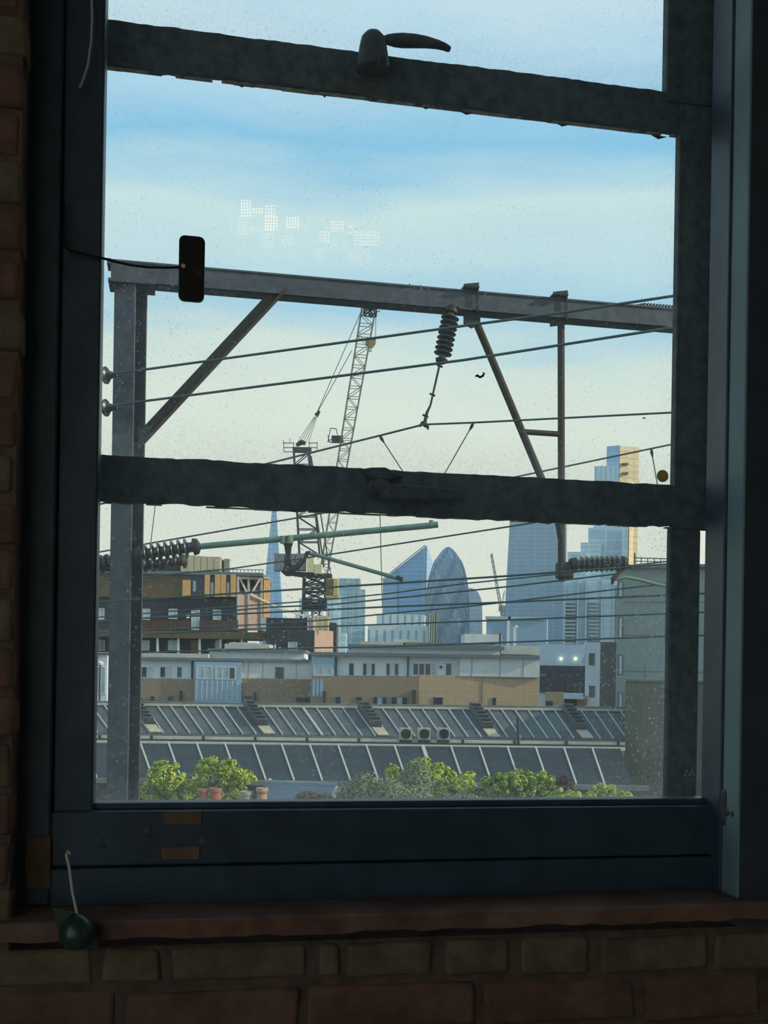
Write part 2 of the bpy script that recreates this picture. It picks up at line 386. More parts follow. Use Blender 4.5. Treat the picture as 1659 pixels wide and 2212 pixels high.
uo0 = u_at(120, 1000, OUT); uo1 = u_at(1600, 1000, OUT)
zt0, zt1 = ragged_rail('transom_rail', (235, 42), (233, 134), u_at(205, 100, oF), u_at(1500, 200, oF), oB, oF, paint_old)
zm0, zm1 = ragged_rail('meeting_rail', (216, 982), (212, 1081), u_at(190, 1000, oF), u_at(1500, 1090, oF), oB, oF, paint_old)
MB().fbox(W, uo0, u_at(198, 1000, oF), zS, zT, oB, oF).build('stile', paint_old, win, bevel=0.003)
MB().fbox(W, u_at(1440, 60, oF), uo1, zt1 - 0.02, zT, oB, oF + 0.004).build('stile', paint_old, win, bevel=0.003)
MB().fbox(W, u_at(1461, 700, oF), uo1, zm0 - 0.004, zt1 - 0.02, oB, oF + 0.002).build('stile', paint_old, win, bevel=0.003)
MB().fbox(W, u_at(1443, 1430, oF), u_at(1511, 1430, oF), zS, zm0 - 0.003, oB, oF).build('stile', paint_old, win, bevel=0.006)
MB().fbox(W, uo0, uo1, zS, zB - 0.03, oB, oF).build('bottom_rail', paint_old, win)
MB().fbox(W, uo0, uo1, zT - 0.1, zT, oB, oF).build('top_rail', paint_old, win)
g2 = dirty_glass('glass_outer', 8.7, 0.05, 0.26, 0.22)
g3 = dirty_glass('glass_outer_low', 21.3, 0.08, 0.55, 0.30)
g1 = dirty_glass('glass_outer_top', 33.9, 0.05, 0.24, 0.18)
uu = u_at(190, 1000, OUT)
pane_box(W, uu, u_at(1450, 60, OUT), zt1 - 0.005, zT - 0.09, OUT - 0.002, OUT + 0.002, g1, win)
pane_box(W, uu, u_at(1470, 700, OUT), zm1 - 0.005, zt0 + 0.005, OUT - 0.002, OUT + 0.002, g2, win)
pane_box(W, uu, u_at(1450, 1430, OUT), zB - 0.035, zm0 + 0.005, OUT - 0.002, OUT + 0.002, g3, win)
# putty lines along the rails and a pale bead on the low right stile
def putty_line(z, up, u0, u1):
    mb = MB(); u = u0
    while u < u1:
        l = random.uniform(0.012, 0.05); h = random.uniform(0.0008, 0.0022)
        if random.random() < 0.8: mb.fbox(W, u, min(u + l, u1), z if up else z - h, z + h if up else z, OUT + 0.002, OUT + 0.014)
        u += l
    mb.build('putty', putty, win)
uR_top, uR_mid, uR_low = u_at(1442, 60, OUT), u_at(1463, 700, OUT), u_at(1441, 1430, OUT)
putty_line(zt1, True, uu, uR_top); putty_line(zt0, False, uu, uR_mid); putty_line(zm1, True, uu, uR_mid); putty_line(zm0, False, uu, uR_low)
bead = MB(); z = zB - 0.02
while z < zm0 - 0.02:
    h = random.uniform(0.02, 0.06); w_ = random.uniform(0.003, 0.008)
    bead.fbox(W, uR_low - w_, uR_low + 0.001, z, min(z + h, zm0), OUT + 0.002, OUT + 0.02); z += h
bead.build('putty', putty, win)
# hanging paint flakes under the transom
for px, py, l in ((505, 178, 34), (615, 184, 50), (695, 203, 12), (905, 226, 30), (985, 236, 46), (1195, 262, 40), (1405, 290, 36)):
    a = W.uv(px, py, OUT + 0.004); c = W.uv(px + l, py + l * .16, OUT + 0.004); b = W.uv(px + l * .5, py + l * .12 + 5, OUT + 0.006)
    MB().prism([W.P(a[0], OUT + .003, a[1]), W.P(b[0], OUT + .003, b[1]), W.P(c[0], OUT + .003, c[1])], [W.P(a[0], OUT + .0045, a[1]), W.P(b[0], OUT + .006, b[1]), W.P(c[0], OUT + .0045, c[1])]).build('paint_flake', paint_old, win)

# smears and drips on the outer glass
smear = translucent('smear_white', (200, 206, 204), .7)
for pts_, r_ in ((((868, 634), (876, 626), (890, 624)), 2.2), (((908, 616), (912, 624), (906, 634)), 2.4), (((926, 620), (930, 632)), 1.6), (((884, 612), (888, 620)), 1.8), (((1028, 662), (1040, 644), (1052, 632)), 1.6), (((1010, 650), (1016, 642)), 1.4), (((932, 632), (932, 660)), .8),
                 (((258, 1215), (262, 1236)), 1.4), (((300, 1272), (312, 1280), (306, 1288)), 1.5), (((340, 1262), (352, 1266)), 1.5), (((356, 1272), (350, 1284)), 1.2), (((1065, 1680), (1066, 1715), (1062, 1726)), 1.5), (((1078, 1664), (1070, 1676), (1066, 1690)), 1.0), (((1112, 1610), (1112, 1680)), .8),
                 (((1262, 1420), (1258, 1432)), 1.5), (((1250, 1486), (1254, 1496)), 1.4), (((1296, 1470), (1300, 1476)), 1.4)):
    MB().tube([(lambda uz: W.P(uz[0], OUT + .0024, uz[1]))(W.uv(a, b, OUT + .0024)) for a, b in pts_], [r_ / F * 2.0 * (.6 if i in (0, len(pts_) - 1) else 1) for i in range(len(pts_))], 6, flat=0.25).build('smear', smear, win)
# handles
iron = M('handle_iron', (70, 74, 78), 0.6, var=0.35, scale=60, bump=0.4)
def wp(px, py, o): u, z = W.uv(px, py, o); return W.P(u, o, z)
oh = oF + 0.025
hb = MB()
hb.tube([wp(806, y, oh) for y in (150, 128, 100, 82, 70, 66.5)], [wp(806, 100, oh).__sub__(wp(806 + r, 100, oh)).length for r in (36, 33, 29, 25, 15, 2)], 14, flat=0.9)
hd = hb.build('handle', iron, win, smooth=True)
MB().tube([wp(824, y, oh + 0.02) for y in (146, 138, 122, 112)], [0.0105, 0.012, 0.012, 0.008], 10).build('hub', iron, hd, smooth=True)
pts = [(828, 86, 8), (838, 86, 11.5), (852, 87, 14.5), (870, 87.5, 16), (895, 88.5, 15.2), (920, 91, 13), (945, 96, 10.2), (960, 101, 8.6), (970, 106, 7.2), (973, 107.5, 4.5)]
MB().tube([wp(a, b, oh + 0.004) for a, b, r in pts], [r / F * 2.0 for a, b, r in pts], 12, flat=0.6, up=(0, 0, 1)).build('lever', iron, hd, smooth=True)
cb_ = MB(); p0 = W.uv(818, 1055, oF)
cb_.lathe(W.P(p0[0], oF, p0[1]), W.n, [(0, 0.022), (0.008, 0.022), (0.012, 0.015), (0.026, 0.014), (0.028, 0.010)], 20)
hd2 = cb_.build('handle', iron, win, smooth=True)
q = [W.uv(x, y, oF + 0.03) for x, y in ((822, 1046), (870, 1045), (1006, 1057), (1006, 1078), (860, 1079), (822, 1074))]
MB().prism([W.P(a, oF + 0.016, b) for a, b in q], [W.P(a, oF + 0.028, b) for a, b in q]).build('lever', iron, hd2, bevel=0.003)
q = [W.uv(x, y, oF) for x, y in ((778, 1016), (800, 1012), (830, 1012), (870, 1032), (836, 1040), (790, 1034))]
MB().prism([W.P(a, oF, b) for a, b in q], [W.P(a, oF + 0.014, b) for a, b in q]).build('keeper_plate', iron, hd2, bevel=0.003)
# small latch on the right stile of the inner frame
q0 = W.uv(1578, 1745, 0.088)
la = MB().fbox(W, q0[0] - 0.012, q0[0] + 0.012, q0[1] - 0.035, q0[1] + 0.035, 0.065, 0.088).build('latch', iron, win, bevel=0.01)
MB().lathe(W.P(q0[0], 0.088, q0[1] - 0.008), W.n, [(0, 0.010), (0.012, 0.007), (0.02, 0.010), (0.026, 0.006)], 14).build('latch_knob', iron, la, smooth=True)
# bare patches left by old fittings, wood packer in the left jamb
def plate(x0, y0, x1, y1, o, t, mat, name):
    a = W.uv(x0, y0, o + t); b = W.uv(x1, y1, o + t)
    return MB().fbox(W, a[0], b[0], b[1], a[1], o - 0.004, o + t).build(name, mat, win, bevel=0.0015)
plate(355, 1753, 436, 1782, 0.042, 0.003, barewood, 'bare_wood_patch')
plate(350, 1829, 431, 1857, 0.042, 0.003, barewood, 'bare_wood_patch')
q = [W.uv(x, y, 0.045) for x, y in ((432, 1806), (449, 1818), (430, 1826))]
MB().prism([W.P(a, 0.0415, b) for a, b in q], [W.P(a, 0.0445, b) for a, b in q]).build('bare_wood_patch', barewood, win)
plate(55, 1807, 108, 1921, 0.045, 0.004, barewood, 'wooden_packer')
for (x, y, r) in ((218, 1830, 9), (318, 1795, 7), (206, 1800, 4)):
    c = W.uv(x, y, 0.045); MB().lathe(W.P(c[0], 0.041, c[1]), W.n, [(0, r / F * 1.9), (0.002, r / F * 1.9), (0.0025, r / F * 1.2)], 12).build('old_screw', iron, win)

# ---- things on and by the window
blackp = M('black_plastic', (14, 15, 17), 0.45, var=0.2)
cable_m = M('black_cable', (26, 26, 32), 0.5, var=0.2)
white_p = M('pale_plastic', (190, 190, 180), 0.5, var=0.1)
o_ = 0.012
c0 = W.uv(387, 507, o_); c1 = W.uv(441, 652, o_)
pn = thing('antenna_panel', W.P((c0[0] + c1[0]) / 2, 0.006, c1[1]), 'small black upright antenna panel stuck on the glass, its thin cable trailing left', 'antenna')
hx = (c1[0] - c0[0]) / 2; hz = (c0[1] - c1[1]) / 2; uc, zc = (c0[0] + c1[0]) / 2, (c0[1] + c1[1]) / 2; rr = 0.010
prof = []
for cx_, cz_, a0 in ((hx - rr, hz - rr, 0), (-hx + rr, hz - rr, 90), (-hx + rr, -hz + rr, 180), (hx - rr, -hz + rr, 270)):
    for k in range(6):
        a = math.radians(a0 + 18 * k); prof.append((uc + cx_ + rr * math.cos(a), zc + cz_ + rr * math.sin(a)))
MB().prism([W.P(a, 0.0025, b) for a, b in prof], [W.P(a, 0.014, b) for a, b in prof]).build('body', blackp, pn, bevel=0.002)
e = W.uv(396, 574, 0.016)
MB().lathe(W.P(e[0], 0.013, e[1]), W.n, [(0, 0.004), (0.003, 0.004), (0.0035, 0.002)], 12).build('pale_led_window', white_p, pn)
e = W.uv(428, 590, 0.016)
MB().lathe(W.P(e[0], 0.013, e[1]), W.n, [(0, 0.007), (0.0018, 0.007)], 16).build('round_badge', M('brown_print', (52, 38, 30), 0.5), pn)
cp = [(388, 577, .016), (360, 578, .020), (320, 577, .024), (280, 572, .03), (245, 564, .036), (215, 556, .04), (180, 548, .042), (150, 540, .044), (141, 533, .046), (139, 480, .046), (139, 430, .047)]
MB().tube([wp(a, b, c) for a, b, c in cp], 0.0022, 6).build('cable', cable_m, pn, smooth=True)

cp = [(196, -120, .05), (198, 0, .055), (199, 40, .056), (197, 90, .055), (190, 140, .052), (180, 172, .048), (172, 190, .046)]
MB().tube([wp(a, b, c) for a, b, c in cp], 0.0022, 6).build('hanging_cable', M('pale_cord', (150, 165, 150), 0.5, var=0.1), win, smooth=True)  # hanging loop of pale cable, not a part of the sash

disc = MB(); q0 = W.uv(1432, 1028, 0.004)
disc.lathe(W.P(q0[0], 0.0021, q0[1]), W.n, [(0, 0.0115), (0.0012, 0.0115), (0.0016, 0.0105)], 24)
dk = tag(disc.build('round_sticker', translucent('sticker_tan', (196, 178, 130), .6)), 'small round tan sticker low in the right corner of the middle pane', 'sticker')
tag(MB().tube([wp(a, b, .0035) for a, b in ((1026, 813), (1031, 811), (1037, 815), (1043, 812), (1046, 806), (1042, 804))], [.0008, .0026, .0022, .0022, .0018, .0006], 6, flat=0.4).build('paint_fleck', paint), 'tiny dark curled fleck stuck on the glass right of the hanging insulator', 'fleck')
tag(MB().tube([wp(a, b, .0035) for a, b in ((1388, 905), (1391, 902), (1395, 904))], [.0006, .0014, .0006], 6, flat=0.4).build('paint_fleck', paint), 'tiny dark fleck on the glass near the right stile of the middle pane', 'fleck')

# dark green rounded weight with a thin rod, standing on the sill
green = M('dark_green_glaze', (44, 70, 58), 0.3, var=0.4, scale=30, spec=0.6)
ob = WF + 0.062; bc = W.uv(166, 2008, ob); bp_ = W.P(bc[0], ob, bc[1] - 0.030)
wt = thing('rod_weight', bp_, 'dark green rounded knob with a thin pale rod, at the left sill end', 'ornament')
MB().lathe(bp_, (0, 0, 1), [(0.0, 0.008), (0.003, 0.016), (0.012, 0.0245), (0.024, 0.0275), (0.036, 0.0255), (0.046, 0.0185), (0.052, 0.010), (0.055, 0.003)], 24).build('ball', green, wt, smooth=True)
lo = WF + 0.0345
lb = [W.uv(x, y, lo) for x, y in ((114, 1960), (140, 1966), (176, 1972), (198, 1990), (208, 2018), (216, 2056), (196, 2050), (166, 2044), (138, 2030), (124, 2004))]
MB().prism([W.P(a, lo - .001, b) for a, b in lb], [W.P(a, lo + .005, b) for a, b in lb]).build('leaf_plate', green, wt, bevel=0.0015)
MB().tube([W.P(bc[0], lo, bc[1]), W.P(bc[0], ob - .01, bc[1])], 0.012, 10).build('stub', green, wt)
rod = [bp_ + Vector((0, 0, 0.053)), wp(157, 1930, ob - .005), wp(149, 1872, ob - .01), wp(143, 1846, ob - .012), wp(146, 1838, ob - .012), wp(152, 1845, ob - .012)]
MB().tube(rod, 0.0022, 6).build('rod', white_p, wt, smooth=True)

# ceiling lamps behind the viewer: arrays of warm lamps that show as reflections in the inner pane
def mirror(P):
    q = P - W.P(0, 0, 0); q = Vector((q.x, q.y, 0)); return P - W.n * (2 * q.dot(W.n))
steel = M('lamp_steel', (60, 60, 60), 0.5, 0.5, var=0.1)
def lamp_array(label, clusters, s, Yv, nm):
    cs = [at(x, y, Yv) for c in clusters for x, y in ((c[0], c[1]), (c[2], c[3]))]
    top = max(p.z for p in cs); mid = mirror(sum(cs, Vector()) / len(cs))
    t = thing('led_lamp', (mid.x, mid.y, mid.z - 0.1), label, 'lamp')
    inn = (mirror(at(600, 465, Yv + 0.02)) - mirror(at(600, 465, Yv))).normalized()
    for c in clusters:
        back = [mirror(at(x, y, Yv + 0.012)) for x, y in ((c[0] - 3, c[1] - 3), (c[2] + 3, c[1] - 3), (c[2] + 3, c[3] + 3), (c[0] - 3, c[3] + 3))]
        bd = MB().prism(back, [p + inn * 0.02 for p in back]).build('lamp_board', steel, t)
        mb = MB(); y = c[1]
        while y < c[3]:
            x = c[0]
            while x < c[2]:
                f = [mirror(at(a, b, Yv)) for a, b in ((x, y), (x + 3.4, y), (x + 3.4, y + 3.8), (x, y + 3.8))]
                mb.prism(f, [p + inn * 0.012 for p in f]); x += 6.0
            y += 6.6
        mb.build('led_grid', emit('led_%s' % nm, (255, 196, 128), s), bd)
    MB().tube([mid + inn * 0.03, (mid.x, mid.y, RZ)], 0.008, 8).build('hanger', steel, t)
    x0 = mirror(at(min(c[0] for c in clusters), sum(c[1] for c in clusters) / len(clusters) + 20, Yv + .04)); x1 = mirror(at(max(c[2] for c in clusters), sum(c[1] for c in clusters) / len(clusters) + 20, Yv + .04))
    MB().bar(x0, x1, 0.02).build('lamp_rail', steel, t)
lamp_array('warm LED lamp whose grid shows left in the pane', [(520, 432, 542, 470), (546, 450, 570, 462), (573, 444, 592, 464), (572, 468, 602, 496), (618, 470, 648, 494)], 6.0, 5.2, 'bright')
lamp_array('warm LED lamp whose grid shows right in the pane', [(715, 478, 745, 500), (690, 500, 712, 526), (752, 488, 762, 502), (766, 500, 818, 530)], 3.6, 5.2, 'dim')
# ================================================================ outdoors: ground
tag(MB().box((-3000, -40, GROUND - 1), (3500, 5000, GROUND)).build('ground', M('ground_grey', (92, 94, 92), 0.95, scale=0.02)), kind='structure')

# ================================================================ railway gantry
galv = M('galvanised_steel', (70, 78, 88), 0.6, 0.25, var=0.25, scale=9, bump=0.1)
rust = M('rusty_steel', (48, 44, 44), 0.8, 0.1, scale=12, bump=0.2, col2=(68, 57, 53))
dksteel = M('dark_steel', (46, 50, 54), 0.6, 0.3, var=0.3, scale=20)
cooper = M('verdigris_tube', (108, 140, 126), 0.55, 0.2, var=0.2, scale=8)
porc = M('insulator_brown', (60, 63, 66), 0.3, var=0.25, scale=15, spec=0.6)
wire_m = M('wire_copper_green', (58, 84, 86), 0.5, 0.3, var=0.15, scale=3)
GY = 11.0
p0 = at(270, HOR, GY); G = Face((p0.x, p0.y), TH)
g = thing('railway_gantry', (p0.x, p0.y, GROUND), 'grey steel railway gantry with a tall post, long beam and diagonal strut', 'gantry')
u0, zt = G.uv(240, 560, 0.1); _, zb = G.uv(242, 606, 0.1)
u1 = G.uv(1640, 700)[0]
bm_ = MB()
bm_.fbox(G, u0, u1, zb, zt, 0.08, 0.10)
bm_.fbox(G, u0, u1, zt - 0.018, zt, -0.10, 0.115); bm_.fbox(G, u0, u1, zb, zb + 0.018, -0.10, 0.125)
bm_.build('beam', galv, g)
MB().fbox(G, u0 - 0.04, u0, zt - 0.05, zt + 0.005, -0.1, 0.115).build('beam_end_plate', galv, g)
# post: H section turned a little
pa = TH + math.radians(-30); PF = Face((p0.x, p0.y), pa)
ps = MB(); hw = 0.122
ps.fbox(PF, -hw, hw, GROUND, zb - 0.01, 0.10, 0.118); ps.fbox(PF, -hw, hw, GROUND, zb - 0.01, -0.118, -0.10); ps.fbox(PF, -0.008, 0.008, GROUND, zb - 0.01, -0.1, 0.1)
ps.build('post', galv, g)
MB().fbox(G, -0.22, 0.24, zb - 0.03, zb, -0.16, 0.18).build('cap_plate', galv, g)
for du in (-0.19, 0.2):
    b0 = G.P(du, 0.12, zb - 0.055); MB().lathe(b0, (0, 0, 1), [(0, 0.018), (0.02, 0.022), (0.03, 0.022)], 8).build('bolt', dksteel, g)
# diagonal strut: an angle section from the post up to the beam
a0 = G.at(303, 948, 0.02); a1 = G.at(606, 622, 0.05)
dm = MB(); t_ = (a1 - a0).normalized(); nrm = G.n.cross(t_).normalized()
if nrm.z > 0: nrm = -nrm
for (w0, w1, o0, o1) in ((-0.055, 0.055, 0.0, 0.018),):
    dm.prism([a0 + nrm * w0 + G.n * o0, a0 + nrm * w1 + G.n * o0, a0 + nrm * w1 + G.n * o1, a0 + nrm * w0 + G.n * o1], [a1 + nrm * w0 + G.n * o0, a1 + nrm * w1 + G.n * o0, a1 + nrm * w1 + G.n * o1, a1 + nrm * w0 + G.n * o1])
dm.prism([a0 + nrm * 0.055 + G.n * 0.0, a0 + nrm * 0.07 + G.n * 0.0, a0 + nrm * 0.07 + G.n * 0.11, a0 + nrm * 0.055 + G.n * 0.11], [a1 + nrm * 0.055, a1 + nrm * 0.07, a1 + nrm * 0.07 + G.n * 0.11, a1 + nrm * 0.055 + G.n * 0.11])
dm.build('diagonal_strut', rust, g)
q = [G.at(*c, 0.03) for c in ((298, 925), (330, 920), (318, 950), (299, 972))]
MB().prism([p for p in q], [p + G.n * 0.02 for p in q]).build('gusset_plate', galv, g)
# spiral of spikes wrapped round the far end of the beam
us = G.uv(1365, 660, 0.1)[0]; ue = G.uv(1540, 690, 0.1)[0]; n = 26
for i in range(n):
    u = us + (ue - us) * i / n; hgt = 0.05 * min(1, i / 4.0)
    for z_, s_ in ((zt, 1), (zb, -1)):
        c = G.P(u, 0.06, z_); MB().tube([c, c + Vector((0, 0, s_ * hgt * .7)) + G.d * 0.012, c + Vector((0, 0, s_ * (hgt * .9 + .004))) + G.d * 0.03], [0.016, 0.014, 0.006], 6).build('spike', dksteel, g)

def clamp_plate(x, yt, yb, half):
    t = zt
    uc = G.uv(x, (yt + yb) / 2, 0.12)[0]
    m = MB()
    m.fbox(G, uc - half, uc + half, zt + 0.012, zt + 0.03, -0.16, 0.18)
    q = [G.P(uc - half, 0.16, zt + 0.03), G.P(uc + half, 0.16, zt + 0.03), G.P(uc + half, 0.16, zt + 0.075), G.P(uc - half, 0.16, zt + 0.045)]
    m.prism(q, [p - G.n * 0.012 for p in q])
    m.fbox(G, uc + half - 0.012, uc + half + 0.006, zb - 0.02, zt + 0.02, 0.12, 0.14)
    return uc, m
# drop frame hung under the beam
uA, mA = clamp_plate(1016, 615, 640, 0.085); uB, mB = clamp_plate(1208, 632, 655, 0.085)
df = thing('drop_frame', G.P(uB, 0.02, G.uv(1212, 1256, 0.02)[1]), 'rusty tube frame hanging from the beam, one slanted tube and one upright', 'support')
mA.build('clamp', dksteel, df); mB.build('clamp', dksteel, df)
q = [G.at(*c, 0.03) for c in ((1001, 662), (1036, 664), (1036, 702), (1018, 710), (1001, 700))]
MB().prism(q, [p + G.n * 0.03 for p in q]).build('bracket_plate', dksteel, df)
q = [G.at(*c, 0.03) for c in ((1186, 682), (1222, 684), (1222, 702), (1188, 706))]
MB().prism(q, [p + G.n * 0.03 for p in q]).build('bracket_plate', dksteel, df)
MB().tube([G.at(x, y, 0.02) for x, y in ((1026, 690), (1060, 770), (1100, 866), (1140, 962), (1175, 1046), (1196, 1100), (1208, 1135), (1213, 1165))], 0.042, 12).build('slanted_tube', rust, df, smooth=True)
MB().tube([G.at(1212, 690, 0.02), G.at(1213, 1256, 0.02)], 0.040, 12).build('upright_tube', rust, df, smooth=True)
MB().tube([G.at(1134, 933, 0.02), G.at(1212, 938, 0.02)], 0.032, 10).build('cross_tube', rust, df, smooth=True)
c = G.at(1213, 1232, 0.02)
MB().fbox(G, G.uv(1203, 1232, .02)[0], G.uv(1236, 1232, .02)[0], c.z - 0.09, c.z + 0.09, -0.05, 0.09).build('foot_clamp', dksteel, df, bevel=0.02)

# ---- insulators: a core with sheds
def insulator(name, label, A, B, n, rs, rc, capA=0.09, capB=0.09, grp=None, mat=porc, loc=None):
    A = Vector(A); B = Vector(B); L = (B - A).length; ax = (B - A).normalized()
    t = thing(name, min(A, B, key=lambda p: p.z), label, 'insulator', grp)
    MB().lathe(A, ax, [(0, rc), (L, rc)], 12).build('core', mat, t, smooth=True)
    for k in range(n):
        d = L * (capA + (1 - capA - capB) * (k + 0.5) / n); w = L * (1 - capA - capB) / n
        MB().lathe(A + ax * (d - w * .3), ax, [(0, rc), (w * .12, rs * .96), (w * .22, rs), (w * .30, rs * .97), (w * .5, rc * 1.3), (w * .6, rc)], 18).build('shed', mat, t, smooth=True)
    for P, s, cf in ((A, 1, capA), (B, -1, capB)):
        MB().lathe(P - ax * s * 0.02, ax * s, [(0, rc * .7), (0.02, rc * 1.5), (L * cf * .8, rc * 1.7), (L * cf * .9, rc)], 12).build('metal_cap', dksteel, t, smooth=True)
    return t
k1 = lambda px: px / F * GY
iA = G.at(977, 664, 0.1); iB = G.at(953, 782, 0.1)
hi = insulator('hanging_insulator', 'dark ribbed insulator hanging under the beam beside the slanted tube', iA, iB, 8, k1(21), k1(8.5), 0.16, 0.10)
MB().fbox(G, G.uv(966, 660, .1)[0], G.uv(990, 660, .1)[0], iA.z - 0.02, zb + 0.01, 0.03, 0.16).build('mount_block', dksteel, hi, bevel=0.01)
rodp = [G.at(x, y, 0.1) for x, y in ((952, 784), (948, 795), (936, 848), (930, 875), (922, 892), (917, 915))]
MB().tube(rodp, [.016, .012, .011, .011, .016, .02], 8).build('link_rod', dksteel, hi, smooth=True)
for (x, y) in ((950, 790), (934, 852), (919, 898)):
    MB().tube([G.at(x - 6, y - 2, 0.1), G.at(x + 6, y + 3, 0.1)], 0.012, 6).build('shackle', dksteel, hi)
MB().tube([G.at(x, y, 0.1) for x, y in ((906, 921), (913, 914), (918, 917), (924, 922), (925, 928))], [.012, .026, .032, .02, .008], 8).build('wire_clamp', dksteel, hi, smooth=True)

CY = 10.85
def cat_(x, y, Y=CY): return at(x, y, Y)
insulator('strut_insulator', 'dark ribbed insulator joining the post to the green tube', at(296, 1199, 10.82), at(428, 1180, CY), 7, k1(22), k1(11), 0.10, 0.14)
insulator('strut_insulator', 'dark ribbed insulator below the one on the green tube, behind it', at(296, 1222, 11.3), at(400, 1212, 11.3), 5, k1(17), k1(10), 0.1, 0.1)
insulator('strut_insulator', 'dark ribbed insulator left of the post at the pane edge', at(196, 1222, 11.2), at(246, 1214, 11.1), 3, k1(20), k1(10), 0.1, 0.1)
ct = thing('cantilever_arm', at(620, 1240, CY), 'green copper-coloured tube arm with a dark drop bracket and a steady arm', 'arm')
MB().tube([cat_(426, 1181), cat_(930, 1135, 10.7), cat_(946, 1133, 10.7)], k1(6.6), 12).build('main_tube', cooper, ct, smooth=True)
MB().tube([cat_(932, 1124, 10.7), cat_(932, 1140, 10.7)], k1(5), 8).build('end_clip', cooper, ct, smooth=True)
dsm = dksteel
MB().tube([cat_(612, 1158, 10.72), cat_(612, 1174, 10.72)], k1(7), 8).build('clamp_jaw', cooper, ct, smooth=True)
MB().tube([cat_(626, 1157, 10.72), cat_(626, 1174, 10.72)], k1(7), 8).build('clamp_jaw', cooper, ct, smooth=True)
q = [cat_(x, y, 10.74) for x, y in ((608, 1168), (634, 1168), (629, 1182), (627, 1205), (630, 1225), (637, 1232), (628, 1244), (617, 1244), (610, 1236), (614, 1222), (617, 1200), (614, 1180))]
MB().prism(q, [p + Vector((0, 0.05, 0)) for p in q]).build('drop_bracket', dsm, ct, bevel=0.004)
MB().tube([cat_(x, y, 10.74) for x, y in ((620, 1233), (640, 1226), (655, 1210), (664, 1194), (670, 1194))], [k1(6), k1(8), k1(5), k1(4.5), k1(4.5)], 10).build('elbow', dsm, ct, smooth=True)
MB().tube([cat_(x, y, Y) for x, y, Y in ((666, 1194, 10.74), (680, 1198, 10.74), (855, 1248, 10.3), (866, 1251, 10.3))], k1(4.2), 10).build('steady_tube', cooper, ct, smooth=True)
MB().tube([cat_(856, 1247, 10.3), cat_(868, 1251, 10.3), cat_(866, 1258, 10.3)], [k1(4.5), k1(5), k1(3.5)], 8).build('contact_clip', dsm, ct, smooth=True)

ri = insulator('arm_insulator', 'dark ribbed insulator to the right of the hanging tube frame foot', G.at(1232, 1220, 0.05), G.at(1352, 1216, 0.05), 8, k1(19), k1(10), 0.16, 0.12)
MB().tube([G.at(1360, 1222, .05), G.at(1335, 1240, .08), G.at(1322, 1260, .1), G.at(1322, 1250, .1), G.at(1345, 1226, .05)], k1(3.4), 8).build('hook_arm', rust, ri, smooth=True)
MB().tube([G.at(x, y, 0.06) for x, y in ((1330, 1252), (1352, 1247), (1380, 1252), (1410, 1260), (1440, 1267))], k1(3.8), 8).build('side_tube', cooper, ri, smooth=True)
# wire dead-end insulators on the post
for y, wd in ((811, 'upper'), (881, 'lower')):
    A = at(214, y + 1, 10.75); ax = Vector((1, -0.25, 0.02))
    t = thing('post_insulator', A, 'bell-shaped grey insulator on the left of the post, the %s of the pair' % wd, 'insulator', 'bell insulators on the post')
    MB().lathe(A, ax, [(0, .012), (.015, .03), (.035, .035), (.05, .065), (.065, .085), (.08, .088), (.092, .075), (.10, .045), (.13, .04), (.16, .028), (.2, .02)], 20).build('bell', porc, t, smooth=True)
    MB().tube([A + ax.normalized() * .18, at(262, y - 2, 10.8)], .02, 8).build('pin', dksteel, t)

# ---- overhead wires
def wire(label, pts, r, Yl=10.7, Yr=8.6, sag=0):
    P = []; x0, x1 = pts[0][0], pts[-1][0]
    for i in range(len(pts) - 1):
        for k in range(6):
            f = k / 6.0; x = pts[i][0] + (pts[i + 1][0] - pts[i][0]) * f; y = pts[i][1] + (pts[i + 1][1] - pts[i][1]) * f; P.append((x, y))
    P.append(pts[-1])
    W3 = []
    for x, y in P:
        s = (x - x0) / (x1 - x0); Y = 1.0 / ((1 - s) / Yl + s / Yr); W3.append(at(x, y, Y))
    return tag(MB().tube(W3, r / F * (Yl + Yr) / 2, 6).build('overhead_wire', wire_m, smooth=True), label, 'wire', 'overhead railway wires')
wire('thick green wire from the upper post insulator, passing in front of the beam', [(226, 809), (300, 800), (1000, 704), (1210, 676), (1470, 637), (1640, 612)], 2.9)
wire('thick green wire from the lower post insulator, rising below the beam', [(226, 880), (300, 868), (1000, 778), (1470, 705), (1640, 678)], 2.9)
wire('wire from the hanging insulator clamp down to the left', [(100, 1118), (212, 1090), (600, 996), (820, 941), (915, 917)], 2.2, 11.3, 10.8)
wire('nearly level wire from the hanging insulator clamp to the right', [(915, 917), (1022, 913), (1455, 891), (1640, 882)], 2.2, 10.8, 9.6)
wire('wire rising across both lower panes behind the middle rail to the upper right', [(150, 1205), (205, 1194), (640, 1119), (1115, 1030), (1460, 958), (1640, 920)], 1.8, 15.5, 14)
wire('wire crossing behind the crane mast under the green tube', [(150, 1272), (290, 1250), (412, 1236), (495, 1229), (710, 1198), (1110, 1136), (1460, 1078), (1600, 1054)], 1.7, 14, 11)
wire('contact wire through the clip of the steady arm', [(150, 1304), (290, 1296), (580, 1277), (866, 1259), (1100, 1244), (1206, 1236), (1500, 1214)], 2.2, 10.6, 10.0)
wire('second wire down, just under the contact wire', [(150, 1338), (350, 1322), (700, 1296), (831, 1283), (1000, 1261), (1205, 1240), (1500, 1206)], 1.5, 15, 12)
wire('third of the low wires, ending at the arm insulator hook', [(150, 1350), (580, 1312), (715, 1306), (1100, 1267), (1330, 1240)], 1.7, 13, 10.9)
wire('fourth of the low wires, crossing in front of the rounded tower', [(150, 1344), (300, 1336), (580, 1323), (831, 1311), (1040, 1303), (1430, 1286), (1560, 1280)], 2.0, 13, 10)
